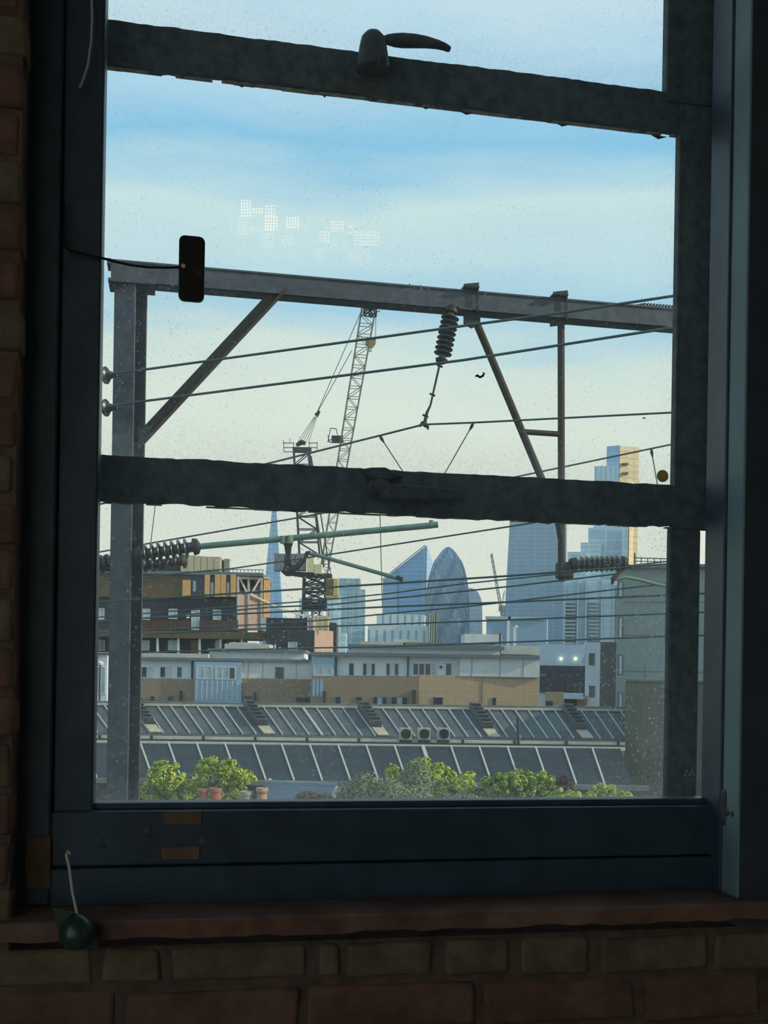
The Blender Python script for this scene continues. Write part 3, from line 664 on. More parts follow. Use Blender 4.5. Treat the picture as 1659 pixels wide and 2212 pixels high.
wire('fifth of the low wires, running up to the grey slab building', [(150, 1369), (580, 1348), (705, 1339), (843, 1325), (1000, 1311), (1331, 1273), (1500, 1254)], 1.6, 16, 13)
wire('sixth of the low wires, just above the white flat roofs', [(150, 1378), (300, 1371), (580, 1357), (770, 1351), (1100, 1339), (1430, 1326), (1560, 1321)], 1.7, 13, 10)
wire('lowest wire, along the white flat roofs on the right', [(150, 1414), (650, 1400), (831, 1397), (1081, 1388), (1430, 1375), (1560, 1371)], 1.7, 16, 12)
def dropper(label, a, b, Y, r=1.2):
    t = thing('dropper_wire', at(b[0], b[1], Y), label, 'wire', 'dropper wires')
    MB().tube([at(a[0], a[1], Y), at(b[0], b[1], Y)], r / F * Y, 5).build('strand', wire_m, t)
    d = (Vector(b) - Vector(a)).normalized(); e = Vector(a) + d * 16
    MB().tube([at(a[0], a[1] - 2, Y), at(a[0] + d.x * 6, a[1] + d.y * 6, Y), at(e.x, e.y, Y)], [2.5 / F * Y, 3.6 / F * Y, 1.4 / F * Y], 6).build('clip', dksteel, t)
dropper('thin dropper slanting down right from the wire left of the insulator', (821, 943), (905, 1072), 10.85, 1.3)
dropper('thin dropper slanting down left from the level wire', (1022, 916), (925, 1085), 10.6, 1.3)
dropper('thin dropper by the right stile of the middle pane', (1407, 972), (1425, 1075), 11.2, 1.3)
dropper('thin upright dropper left of the slant-topped glass tower', (820, 1086), (826, 1312), 12.0, 1.0)
dropper('thin dropper above the ribbed insulator by the post', (338, 1070), (325, 1178), 12.6, 0.9)
# ================================================================ tower crane on the dark brick block
KY = 140.0
def K(x, y, Y=KY): return at(x, y, Y)
kp = lambda px: px / F * KY
cr_dark = M('crane_dark_steel', (52, 60, 64), 0.6, 0.2, var=0.2)
cr_grey = M('crane_grey_steel', (128, 132, 124), 0.6, 0.2, var=0.15)
cr_cream = M('crane_cream_paint', (226, 214, 176), 0.6, var=0.06)
cr_yellow = M('crane_yellow_paint', (208, 186, 112), 0.6, var=0.08)
cr_block = M('ballast_grey', (128, 130, 134), 0.85, var=0.12)
cr = thing('tower_crane', K(678, 1352), 'dark lattice tower crane with a steep grey jib and a cream machine house', 'crane')
def lattice(mb, A0, A1, B0, B1, n, w, dep, back=True, x=True):
    """lattice boom between the chord lines A0-A1 and B0-B1, dep deep"""
    A0, A1, B0, B1 = map(Vector, (A0, A1, B0, B1)); D = Vector((0, dep, 0))
    for o in ([Vector(), D] if back else [Vector()]):
        mb.bar(A0 + o, A1 + o, w); mb.bar(B0 + o, B1 + o, w)
        for i in range(n):
            a = A0.lerp(A1, i / n) + o; b = B0.lerp(B1, i / n) + o; a2 = A0.lerp(A1, (i + 1) / n) + o; b2 = B0.lerp(B1, (i + 1) / n) + o
            mb.bar(a, b, w * .6)
            if x: mb.bar(a, a.lerp(b2, 1), w * .6); mb.bar(b, a2, w * .6)
            else: mb.bar(a, b2, w * .6) if i % 2 else mb.bar(b, a2, w * .6)
    if back:
        for i in range(n + 1):
            for P, Q in ((A0, A1), (B0, B1)):
                p = P.lerp(Q, i / n); mb.bar(p, p + D, w * .6)
                if i < n: mb.bar(p, P.lerp(Q, (i + 1) / n) + D, w * .5)
    return mb
lattice(MB(), K(654, 1312), K(656, 1243), K(702, 1312), K(702, 1243), 4, kp(4.6), kp(40)).build('mast_lattice', cr_dark, cr)
lattice(MB(), K(690, 1240), K(783, 652), K(706, 1240), K(813, 655), 26, kp(2.0), kp(22), x=False).build('jib_lattice', cr_grey, cr)
hd_ = MB(); lattice(hd_, K(786, 676), K(787, 652), K(812, 678), K(813, 655), 1, kp(3.5), kp(20)); hd_.box(K(788, 664), K(811, 654) + Vector((0, kp(20), 0)))
hd_.bar(K(812, 668), K(820, 660), kp(1.5)); hd_.bar(K(812, 675), K(821, 671), kp(1.5)); hd_.tube([K(803, 678), K(799, 684)], kp(5), 8)
hd_.build('jib_head', cr_dark, cr)
MB().lathe(K(788, 653, KY - 1), (0, 0, 1), [(0, kp(2)), (kp(2), kp(3.4)), (kp(5), kp(3.4)), (kp(7), kp(1))], 10).build('red_lamp', emit('red_lamp', (255, 70, 80), 2.0), cr)
lattice(MB(), K(646, 1198), K(634, 975), K(690, 1198), K(668, 975), 8, kp(3.2), kp(20), x=False).build('a_frame_lattice', cr_dark, cr)
MB().bar(K(700, 1225), K(664, 975), kp(3)).bar(K(712, 1230), K(672, 985), kp(2.6)).build('back_stay', cr_dark, cr)
pf = MB(); pf.box(K(632, 975), K(672, 966) + Vector((0, kp(16), 0)))
for x0, x1 in ((613, 634), (668, 685)):
    for y in (957, 967, 976): pf.bar(K(x0, y), K(x1, y), kp(1.4))
    for x in (x0, x1): pf.bar(K(x, 976), K(x, 955), kp(1.4))
pf.tube([K(640, 962), K(652, 955), K(660, 958)], [kp(4), kp(6), kp(4)], 8); pf.bar(K(626, 958), K(626, 948), kp(1)); pf.bar(K(612, 957), K(612, 950), kp(1))
pf.build('top_platform', cr_dark, cr)
bk = MB()
for (a, b) in (((708, 955), (724, 942)), ((708, 955), (714, 925)), ((714, 925), (726, 926)), ((726, 926), (730, 944)), ((708, 940), (712, 955)), ((712, 956), (742, 956))): bk.bar(K(*a), K(*b), kp(1.5))
bk.box(K(716, 955), K(741, 941) + Vector((0, kp(10), 0)))
bk.build('jib_basket', cr_dark, cr)
ct_ = MB()
for i in range(3): ct_.box(K(592 + 23 * i, 1232, KY - 1), K(614 + 23 * i, 1196, KY - 1) + Vector((0, kp(26), 0)))
ct_.build('counterweight', cr_block, cr)
MB().box(K(663, 1236, KY - 1.4), K(678, 1199, KY - 1.4) + Vector((0, kp(26), 0))).box(K(678, 1239, KY - 1.4), K(695, 1219, KY - 1.4) + Vector((0, kp(26), 0))).build('machine_house', cr_cream, cr)
dk = MB(); a = K(608, 1232); b = K(716, 1243)
dk.prism([K(606, 1233), K(716, 1239), K(716, 1246), K(655, 1245), K(610, 1238)], [K(606, 1233) + Vector((0, kp(40), 0)), K(716, 1239) + Vector((0, kp(40), 0)), K(716, 1246) + Vector((0, kp(40), 0)), K(655, 1245) + Vector((0, kp(40), 0)), K(610, 1238) + Vector((0, kp(40), 0))])
for (p, q_) in (((703, 1226), (714, 1226)), ((714, 1226), (714, 1242)), ((703, 1232), (714, 1232))): dk.bar(K(*p), K(*q_), kp(1.3))
dk.build('slewing_deck', cr_dark, cr)
cabf = MB().box(K(703, 1287), K(722, 1250) + Vector((0, kp(24), 0))).build('cab', M('cab_glass_olive', (122, 112, 60), 0.3, var=0.2), cr)
MB().box(K(720, 1288, KY - .6), K(730, 1250, KY - .6) + Vector((0, kp(28), 0))).box(K(703, 1291, KY - .6), K(732, 1287, KY - .6) + Vector((0, kp(28), 0))).build('cab_side', cr_yellow, cr)
bs = MB(); bs.box(K(656, 1316), K(700, 1300) + Vector((0, kp(40), 0)))
bs.prism([K(650, 1318), K(710, 1318), K(702, 1304), K(657, 1304)], [p + Vector((0, kp(40), 0)) for p in (K(650, 1318), K(710, 1318), K(702, 1304), K(657, 1304))])
for x0, x1 in ((652, 648), (672, 676), (690, 684), (706, 710)): bs.bar(K(x0 + 2, 1318), K(x1, 1345), kp(4)); bs.bar(K(x0 + 2, 1318, KY + 2.6), K(x1, 1345, KY + 2.6), kp(4))
bs.bar(K(650, 1340), K(690, 1320), kp(2.5)); bs.bar(K(676, 1320), K(710, 1340), kp(2.5))
bs.build('base_frame', cr_dark, cr)
rp_ = MB(); rr_ = kp(0.75)
rp_.tube([K(784, 664), K(684, 893)], rr_, 5); rp_.tube([K(760, 757), K(686, 890)], rr_, 5)
for k in range(5): rp_.tube([K(679 + k * 1.5, 900), K(642 + k * 6, 957)], kp(0.5), 4)
rp_.tube([K(812, 670), K(811, 734)], kp(0.6), 4)
rp_.tube([K(690, 888), K(683, 898)], [kp(3), kp(5)], 8)
rp_.build('ropes', cr_dark, cr)
hk = MB(); q = [K(x, y) for x, y in ((789, 733), (812, 733), (811, 742), (804, 750), (797, 750), (790, 742))]
hk.prism(q, [p + Vector((0, kp(8), 0)) for p in q]); hk.tube([K(x, y) for x, y in ((799, 750), (800, 755), (803, 758), (800, 760), (797, 757))], kp(1.3), 6)
hk.build('hook_block', M('hook_buff', (150, 134, 96), .7), cr)
# small far crane between the rounded tower and the wide tower
FY = 900.0; fk = lambda px: px / F * FY
f2 = thing('tower_crane', (at(1086, HOR, FY).x, FY, GROUND), 'small pale far crane left of the wide tower', 'crane')
hz = M('far_crane_blue_grey', (136, 156, 166), 0.7, var=0.1)
lattice(MB(), at(1083, 1332, FY), at(1060, 1197, FY), at(1088, 1332, FY), at(1063, 1195, FY), 12, fk(1.4), fk(4), x=False).build('jib_lattice', hz, f2)
lattice(MB(), at(1081, 1440, FY), at(1083, 1318, FY), at(1091, 1440, FY), at(1090, 1318, FY), 8, fk(1.6), fk(6)).build('mast_lattice', hz, f2)
MB().tube([at(1083, 1440, FY) + Vector((0, fk(4), 0)), (at(1083, 1440, FY).x + fk(3), FY + fk(4), GROUND)], fk(4), 6).build('mast_foot', hz, f2)
MB().box(at(1078, 1320, FY), at(1094, 1308, FY) + Vector((0, fk(8), 0))).bar(at(1086, 1308, FY), at(1090, 1275, FY), fk(1.4)).bar(at(1090, 1275, FY), at(1078, 1318, FY), fk(1)).build('slewing_deck', hz, f2)

# ================================================================ far skyline
def foot(pts): return [Vector((at(x, HOR, Y).x, Y, GROUND)) for x, Y in pts]
def tower(name, label, pts, tops, mats, cat='building', root=None, sides=None):
    """pts: footprint as (pixel column, distance), nearest face first; tops: pixel row of the top of each corner"""
    ft = foot(pts)
    if not isinstance(tops, (list, tuple)): zz = [zat(pts[0][0], tops, pts[0][1])] * len(pts)
    else: zz = [zat(p[0], t, p[1]) for p, t in zip(pts, tops)]
    tp = [Vector((p.x, p.y, z)) for p, z in zip(ft, zz)]
    if root is None:
        o = tag(MB().prism(ft, tp).build(name, mats), label, cat)
        return o
    return MB().prism(ft, tp).build(name, mats, root)
def far(name, c1, c2, mo, *r, **k):  # distance haze is mixed into these tower colours
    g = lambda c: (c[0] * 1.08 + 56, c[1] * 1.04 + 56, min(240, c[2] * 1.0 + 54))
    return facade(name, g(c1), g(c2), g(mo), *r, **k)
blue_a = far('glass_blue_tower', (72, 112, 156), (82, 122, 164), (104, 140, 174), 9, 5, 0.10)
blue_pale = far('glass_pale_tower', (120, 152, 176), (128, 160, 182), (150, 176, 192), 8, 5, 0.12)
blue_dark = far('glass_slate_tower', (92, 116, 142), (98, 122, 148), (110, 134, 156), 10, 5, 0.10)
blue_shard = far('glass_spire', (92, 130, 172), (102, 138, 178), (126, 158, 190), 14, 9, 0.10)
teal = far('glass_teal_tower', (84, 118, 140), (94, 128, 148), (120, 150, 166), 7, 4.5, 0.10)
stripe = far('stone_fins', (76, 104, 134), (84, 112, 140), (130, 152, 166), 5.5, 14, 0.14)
gold_t = facade('sunlit_gold_facade', (222, 206, 168), (230, 212, 176), (204, 188, 152), 12, 7, 0.12)  # the low sun's gold is put into the facade colour
pale_steel = M('pale_fin_steel', (168, 188, 198), 0.5, var=0.06)

# spire tower
S0 = 2000.0
sp_ = tag(MB().prism([Vector((at(x, HOR, Y).x, Y, GROUND)) for x, Y in ((553, S0), (618, S0 - 6), (626, S0 + 55), (556, S0 + 60))], [at(x, 1050, Y) for x, Y in ((592.0, S0 + 18), (594.2, S0 + 18), (594.4, S0 + 22), (592.0, S0 + 22))]).build('spire_tower', blue_shard), 'tall tapering pale blue glass spire on the left', 'building')
# slab towers left of centre
rt = thing('glass_tower', foot([(745, 1000)])[0], 'pair of joined blue glass towers right of the crane mast', 'building')
tower('tower_body', None, [(728, 1000), (775, 1000), (777, 1030), (732, 1030)], 1249, teal, root=rt)
tower('low_wing', None, [(703, 985), (736, 985), (736, 1010), (705, 1010)], 1288, blue_pale, root=rt)
tower('side_wing', None, [(774, 1002), (786, 1002), (787, 1028), (776, 1028)], 1273, blue_dark, root=rt)
for x in (716, 745.5, 771):
    tower('corner_fin', None, [(x - 1.2, 984 if x < 730 else 998.5), (x + 1.2, 984 if x < 730 else 998.5), (x + 1.2, 1003), (x - 1.2, 1003)], 1289 if x < 730 else 1249, pale_steel, root=rt)
tower('glass_block', 'low pale blue glass block beside the dark brick block', [(722, 700), (746, 700), (748, 720), (724, 720)], 1366, blue_pale)
tower('glass_block', 'low blue block in front of the joined glass towers', [(752, 760), (786, 760), (788, 790), (754, 790)], 1352, teal)
tower('glass_block', 'narrow pale block seen between the spire and the crane base', [(644, 950), (664, 950), (665, 970), (646, 970)], 1292, blue_pale)
tower('glass_block', 'small pale block low at the foot of the crane base', [(636, 900), (652, 900), (653, 920), (638, 920)], 1318, blue_pale)
# slant-topped tower
sc_ = thing('slant_tower', foot([(880, 1250)])[0], 'blue glass tower with a sharp slanted top', 'building')
pf_ = [(824, 1262), (856, 1240), (918, 1225), (932, 1262), (930, 1300), (828, 1300)]
tops_ = [1254, 1227, 1178, 1217, 1226, 1256]
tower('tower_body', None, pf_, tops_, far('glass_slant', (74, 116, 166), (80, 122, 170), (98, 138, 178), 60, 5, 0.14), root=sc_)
def edge_bar(p, tp, q, tq, w, par, name='edge_fin'):
    MB().bar(at(p[0], tp, p[1] - 1), at(q[0], tq, q[1] - 1), w).build(name, pale_steel, par)
edge_bar((856, 1240), 1227, (862, 1240), 1440, 1.2, sc_); edge_bar((918, 1225), 1178, (917, 1225), 1440, 1.2, sc_); edge_bar((856, 1240), 1227, (918, 1225), 1178, 1.0, sc_); edge_bar((824, 1262), 1254, (856, 1240), 1227, 1.0, sc_)

# rounded tapering tower: profile of revolution, spiralling panels and ribs
gk = 1190.0
GC = foot([(964, gk)])[0]
pz = [(1450, 43.5), (1400, 45.5), (1370, 47), (1345, 47.6), (1320, 47.3), (1295, 46.2), (1270, 43.8), (1250, 40.5), (1230, 35.5), (1215, 30), (1203, 23.5), (1194, 17), (1187, 11), (1183, 6), (1181, 1)]
prof_ = [(GROUND, 42 / F * gk)] + [(zat(964, y, gk), r / F * gk) for y, r in pz]
def rad(z):
    for (a, ra), (b, rb) in zip(prof_, prof_[1:]):
        if a <= z <= b: return ra + (rb - ra) * (z - a) / (b - a)
    return prof_[-1][1]
ns, nr = 36, 40; zt_ = prof_[-1][0]
vs = []; fs = []; mi = []
for j in range(nr + 1):
    f = j / nr; zz = GROUND + (zt_ - GROUND) * (1 - (1 - f) ** 1.35); r_ = rad(zz)
    for i in range(ns):
        a = 2 * math.pi * (i + 0.5 * (j % 2)) / ns; vs.append(GC + Vector((math.cos(a) * r_, math.sin(a) * r_, zz - GROUND)))
for j in range(nr):
    for i in range(ns):
        a = j * ns + i; b = j * ns + (i + 1) % ns; c = (j + 1) * ns + i; d = (j + 1) * ns + (i + 1) % ns
        tris = [(a, b, c), (b, d, c)] if j % 2 == 0 else [(a, b, d), (a, d, c)]
        for tq in tris: fs.append(tq)
        sp_i = int((i - j * 0.5)) % 6; sp_k = int((i + (j + 1) * 0.5)) % 9
        mm = 1 if sp_i in (0, 1) else (2 if sp_k in (0,) else 0)
        mi += [mm, mm]
gm = MB(); gm.v = [Vector(v) for v in vs]; gm.f = fs; gm.m = mi
gh = thing('rounded_tower', GC, 'bullet-shaped rounded glass tower with spiral bands', 'building')
gm.build('glazing', [M('glass_bullet', (146, 164, 182), 0.4, var=0.06, scale=.05, spec=.5), M('glass_bullet_dark', (120, 142, 168), 0.35, var=0.06, scale=.05, spec=.5), M('glass_bullet_light', (176, 192, 204), 0.4, var=0.06, scale=.05, spec=.5)], gh)
rb_ = MB()
for dirn in (1, -1):
    for i in range(18):
        pp = []
        for k in range(34):
            zz = GROUND + 30 + (zt_ - 14 - GROUND - 30) * k / 33; a = 2 * math.pi * i / 18 + dirn * (zz - GROUND) * 0.0125; r_ = rad(zz) + .25
            pp.append(GC + Vector((math.cos(a) * r_, math.sin(a) * r_, zz - GROUND)))
        rb_.tube(pp, 0.32, 4, cap=False)
tag(rb_.build('diagrid', M('diagrid_pale', (168, 184, 196), 0.5, var=0.05), gh), kind='stuff')
rtm = thing('round_topped_tower', foot([(1024, 1300)])[0], 'grey-blue round-topped tower just right of the bullet-shaped tower', 'building')
tops = [(1007, 1275), (1010, 1271), (1018, 1270), (1026, 1273), (1033, 1280), (1038, 1290), (1041, 1302), (1042, 1330)]
bot = [Vector((at(x, HOR, 1300).x, 1300, GROUND)) for x, _ in tops]; up_ = [at(x, y, 1300) for x, y in tops]
poly = [bot[0]] + up_ + [bot[-1]]
MB().prism(poly, [p + Vector((0, 40, 0)) for p in poly]).build('tower_body', blue_dark, rtm)
MB().bar(at(1012, 1310, 1185), at(1013, 1380, 1185), 2.0).build('pale_fin', pale_steel, gh)
# blocks in front of the slant-topped tower
tower('finned_block', 'low blue block with pale upright fins under the slant-topped tower', [(812, 800), (915, 800), (918, 830), (816, 830)], 1326, stripe)
tower('finned_block', 'lower long finned block in front of the bullet-shaped tower', [(793, 740), (926, 740), (928, 765), (796, 765)], 1350, stripe)
sl_ = thing('white_slab', foot([(932, 735)])[0], 'narrow white sunlit slab before the bullet-shaped tower', 'building')
tower('slab_body', None, [(925, 738), (941, 730), (942, 745), (926, 752)], 1325, M('slab_dark', (120, 128, 120), 0.7), root=sl_)
for k in range(4):
    x = 926 + k * 4.4; tower('white_fin', None, [(x, 734 - k), (x + 2.2, 733 - k), (x + 2.2, 742), (x, 742)], 1324, M('slab_white', (236, 228, 200), 0.7), root=sl_)
# wide tapering tower
tower('wide_tower', 'big blue-grey tower, widest of the skyline, behind the hanging tube frame', [(1082, 1300), (1222, 1290), (1224, 1340), (1092, 1345)], [1075, 1075, 1075, 1075], blue_dark)
wt_ = bpy.data.objects['wide_tower']
me_ = wt_.data
for v in me_.vertices:
    if v.co.z > 50 and v.co.x < 0: v.co.x += 16 / F * 1300
    if v.co.z > 50 and v.co.x > 0: v.co.x -= 4 / F * 1300
# stepped tower with a sunlit gold flank
st = thing('stepped_tower', foot([(1290, 1150)])[0], 'stepped blue tower with a gold sunlit right flank', 'building')
YS = 1150
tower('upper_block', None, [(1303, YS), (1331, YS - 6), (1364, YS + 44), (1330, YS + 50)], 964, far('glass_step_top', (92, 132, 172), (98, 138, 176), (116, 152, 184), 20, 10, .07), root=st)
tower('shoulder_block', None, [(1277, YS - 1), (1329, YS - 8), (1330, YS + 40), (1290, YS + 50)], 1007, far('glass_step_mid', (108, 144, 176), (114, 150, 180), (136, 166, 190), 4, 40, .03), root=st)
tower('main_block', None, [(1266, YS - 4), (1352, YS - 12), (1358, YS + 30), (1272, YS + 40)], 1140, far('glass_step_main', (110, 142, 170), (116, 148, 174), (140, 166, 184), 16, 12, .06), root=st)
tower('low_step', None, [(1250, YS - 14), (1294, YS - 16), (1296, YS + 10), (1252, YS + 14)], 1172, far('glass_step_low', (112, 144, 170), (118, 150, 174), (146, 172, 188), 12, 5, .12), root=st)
tower('low_wing', None, [(1222, YS - 18), (1262, YS - 20), (1264, YS + 8), (1226, YS + 10)], 1192, far('glass_step_low', (0, 0, 0), (0, 0, 0), (0, 0, 0), 1, 1), root=st)
tower('sun_gold_flank', None, [(1331.5, YS - 6.5), (1373, YS + 2), (1366, YS + 44), (1333, YS + 30)], [963, 966, 966, 963], gold_t, root=st)
tower('sun_gold_flank', None, [(1354, YS - 10), (1372, YS + 8), (1370, YS + 30), (1356, YS + 20)], 1040, gold_t, root=st)
for xx in (1315, 1336): tower('pale_rib', None, [(xx, YS - 16), (xx + 1.6, YS - 16), (xx + 1.6, YS - 12), (xx, YS - 12)], 1145, pale_steel, root=st)
for y in (1000, 1020): MB().box(at(1344, y + 3, YS - 9), at(1358, y, YS - 9) + Vector((0, 6, 0))).build('dark_vent', M('vent_dark', (120, 120, 110), .8), st)
# banded tower in front of it
bt = thing('banded_tower', foot([(1280, 900)])[0], 'pale blue banded office tower below the right ribbed insulator', 'building')
tower('tower_body', None, [(1214, 900), (1336, 896), (1338, 930), (1218, 935)], 1250, far('banded_face', (112, 142, 166), (120, 150, 172), (126, 156, 176), 14, 6, .1), root=bt)
for x in (1216, 1244, 1262, 1296, 1322, 1330): tower('pale_pier', None, [(x, 893), (x + 3, 893), (x + 3, 901), (x, 901)], 1262 if x in (1216, 1330) else 1252, pale_steel, root=bt)
for r_ in range(14):
    for x0, x1 in ((1220, 1243), (1272, 1294)):
        MB().box(at(x0, 1300 + r_ * 8 + 3, 894), at(x1, 1300 + r_ * 8, 894) + Vector((0, 4, 0))).build('window_band', pale_steel, bt)
tower('blue_block', 'plain blue boxy block with a pale corner right of the round-topped tower', [(1049, 600), (1180, 600), (1182, 640), (1052, 640)], 1333, M('blue_cladding', (140, 170, 196), .6, var=.05, scale=.1))
bb = bpy.data.objects['blue_block']
MB().box(at(1097, 1392, 599), at(1103, 1332, 599) + Vector((0, 2, 0))).build('pale_corner', pale_steel, bb)
MB().box(at(1049, 1337, 599), at(1180, 1333, 599) + Vector((0, 2, 0))).build('roof_edge', pale_steel, bb)
MB().lathe(at(1115, 1354, 590), (0.2, -1, 0.3), [(0, .6), (.5, 1.0), (.7, .9)], 12).tube([at(1115, 1354, 590.4), at(1114, 1392, 590.4)], .3, 6).build('dish_mast', pale_steel, bb)
# ================================================================ middle distance: flats
blackbrick = facade('black_brick', (42, 44, 54), (47, 48, 58), (56, 56, 64), 0.9, 0.3, 0.1, rough=.8, rot=0)
bronze = M('bronze_panel', (98, 86, 62), 0.55, 0.1, var=0.15, scale=1.5)
orange = M('orange_timber', (222, 172, 112), 0.7, var=0.1, scale=2)
sun_pinkbrick = facade('sun_pink_brick', (184, 156, 142), (192, 164, 150), (174, 148, 136), 0.9, 0.3, 0.1, rough=.85)  # pink of the low sun put into the brick colour
tanbrick = facade('tan_brick', (184, 160, 128), (192, 167, 134), (176, 153, 124), 0.9, 0.3, 0.12, rough=.85, rot=0)
brownbrick = facade('brown_brick', (148, 130, 108), (155, 136, 113), (143, 126, 106), 0.9, 0.3, 0.12, rough=.85, rot=0)
whitew = M('white_render', (214, 226, 238), 0.8, var=0.05, scale=.6)  # blue of the skylight put into the white, as on shaded walls
greyw = M('grey_white_render', (210, 214, 214), 0.8, var=0.06, scale=.6)  # the same white toned as lit, for walls turned to the sun
bluew = M('blue_cladding_bay', (150, 178, 202), 0.6, var=0.06, scale=.6)
roofg = M('roof_edge_grey', (104, 116, 120), 0.7, var=0.1, scale=.8)
roofpale = M('roof_pale', (186, 186, 178), 0.8, var=0.1, scale=.8)
glassd = M('window_glass_dark', (48, 62, 74), 0.15, var=0.3, scale=.8, spec=.7)
glassp = M('window_glass_pale', (166, 186, 198), 0.25, var=0.15, scale=.8, spec=.6)
frame_g = M('window_frame_grey', (112, 126, 134), 0.6, var=.05)
frame_w = M('window_frame_white', (206, 212, 214), 0.6, var=.05)
pipe_m = M('pipe_dark', (54, 60, 66), 0.6)
curt = M('curtain_pale', (202, 206, 204), 0.8, var=.1)

def fpx(fc, x0, y0, x1, y1, o0, o1):
    xm = (x0 + x1) / 2; ym = (y0 + y1) / 2
    return fc.uv(x0, ym, o1)[0], fc.uv(x1, ym, o1)[0], fc.uv(xm, y1, o1)[1], fc.uv(xm, y0, o1)[1], o0, o1
def fb(fc, x0, y0, x1, y1, o0, o1, name, mat, par, bevel=0):
    """a block on the plane fc that covers the given pixel rectangle"""
    return MB().fbox(fc, *fpx(fc, x0, y0, x1, y1, o0, o1)).build(name, mat, par, bevel=bevel)
def wall_block(fc, x0, y0, x1, depth, name, mat, par, zb=None):
    u0, u1, _, z1, _, _ = fpx(fc, x0, y0, x1, y0 + 1, 0, 0)
    return MB().fbox(fc, u0, u1, GROUND if zb is None else zb, z1, -depth, 0).build(name, mat, par)
def pwin(fc, x0, y0, x1, y1, par, pane=None, fr=None, mull=0, o=0.0, t=None, name='window'):
    u0, u1, z0, z1, _, _ = fpx(fc, x0, y0, x1, y1, o, o + 0.08)
    t = 0.045 * (u1 - u0 + z1 - z0) / 1.6 if t is None else t
    f = MB(); a, b = o - 0.1, o + 0.07
    f.fbox(fc, u0, u1, z0, z0 + t, a, b); f.fbox(fc, u0, u1, z1 - t, z1, a, b); f.fbox(fc, u0, u0 + t, z0 + t, z1 - t, a, b); f.fbox(fc, u1 - t, u1, z0 + t, z1 - t, a, b)
    for k in range(mull):
        uc = u0 + (u1 - u0) * (k + 1) / (mull + 1); f.fbox(fc, uc - t / 2, uc + t / 2, z0 + t, z1 - t, a, b)
    w = f.build(name, fr or frame_g, par)
    n = mull + 1
    for k in range(n):
        a0 = u0 + (u1 - u0) * k / n; a1 = u0 + (u1 - u0) * (k + 1) / n
        MB().fbox(fc, a0 + t * .6, a1 - t * .6, z0 + t, z1 - t, o - 0.05, o + 0.03).build('pane', (pane if not isinstance(pane, (list, tuple)) else pane[k % len(pane)]) or glassd, w)
    return w

# ---- black and gold block of flats
AY = 130.0
pA = foot([(390, AY)])[0]; A = Face((pA.x, pA.y), math.radians(2))
ab = thing('gold_flats', (pA.x, pA.y, GROUND), 'dark brick block of flats with bronze top storey and orange panels, on the left', 'building')
wall_block(A, 120, 1291, 513, 14, 'brick_body', blackbrick, ab)
fb(A, 120, 1238, 443, 1290, -13, 0.15, 'bronze_storey', bronze, ab)
fb(A, 120, 1233, 568, 1240, -14, 0.5, 'roof_slab', roofg, ab)
fb(A, 394, 1253, 412, 1289, 0.0, 0.3, 'orange_panel', orange, ab)
fb(A, 412, 1241, 443, 1289, 0.0, 0.25, 'dark_bay', M('dark_bay', (66, 72, 82), .5), ab)
pwin(A, 416, 1254, 424, 1278, ab, glassp, frame_g, o=.25)
fb(A, 443, 1240, 511, 1290, -12, 0.2, 'panel_bay', M('dark_bay', (0, 0, 0)), ab)
for x0, x1 in ((442, 453), (464, 476), (477, 488), (498, 509)): fb(A, x0, 1241, x1, 1289, 0.1, 0.55, 'orange_panel', orange, ab)
for x0, x1 in ((454, 462), (489, 496)): pwin(A, x0, 1257, x1, 1289, ab, glassp, frame_g, o=.3)
# open terrace with braced frame and louvred end
B1 = Face((A.at(513, HOR).x, A.at(513, HOR).y), math.radians(2 + 28))
fb(B1, 514, 1283, 568, 1362, -1.2, 0.0, 'sun_pink_wall', sun_pinkbrick, ab)
fb(B1, 514, 1240, 568, 1290, -6, -5.6, 'terrace_back', blackbrick, ab)
tf = MB()
for x in (514, 537, 565): a = B1.at(x, 1362, .2); b = B1.at(x, 1245, .2); tf.bar(a, b, .25)
tf.bar(B1.at(514, 1248, .2), B1.at(568, 1250, .2), .3)
for a, b in (((517, 1247), (534, 1282)), ((562, 1249), (541, 1286))): tf.bar(B1.at(*a, .2), B1.at(*b, .2), .2)
tf.bar(B1.at(541, 1284, .3), B1.at(600, 1312, .3), .2); tf.bar(B1.at(600, 1312, .3), B1.at(655, 1330, .3), .2)
tf.build('white_braces', M('white_steel', (206, 204, 196), .6), ab)
for k in range(4):
    fb(B1, 570 + k * 3.4, 1249, 572.6 + k * 3.4, 1334, -.4, .3, 'orange_louvre', orange, ab)
fb(B1, 569, 1247, 584, 1250, -1.5, .5, 'louvre_cap', roofpale, ab)
fb(B1, 569, 1362, 583, 1380, -1.5, .3, 'sunlit_end', orange, ab)  # sunlit end of the bronze balcony, its orange light put into the colour
fb(A, 120, 1362, 572, 1378, -6, 1.4, 'bronze_balcony', bronze, ab)
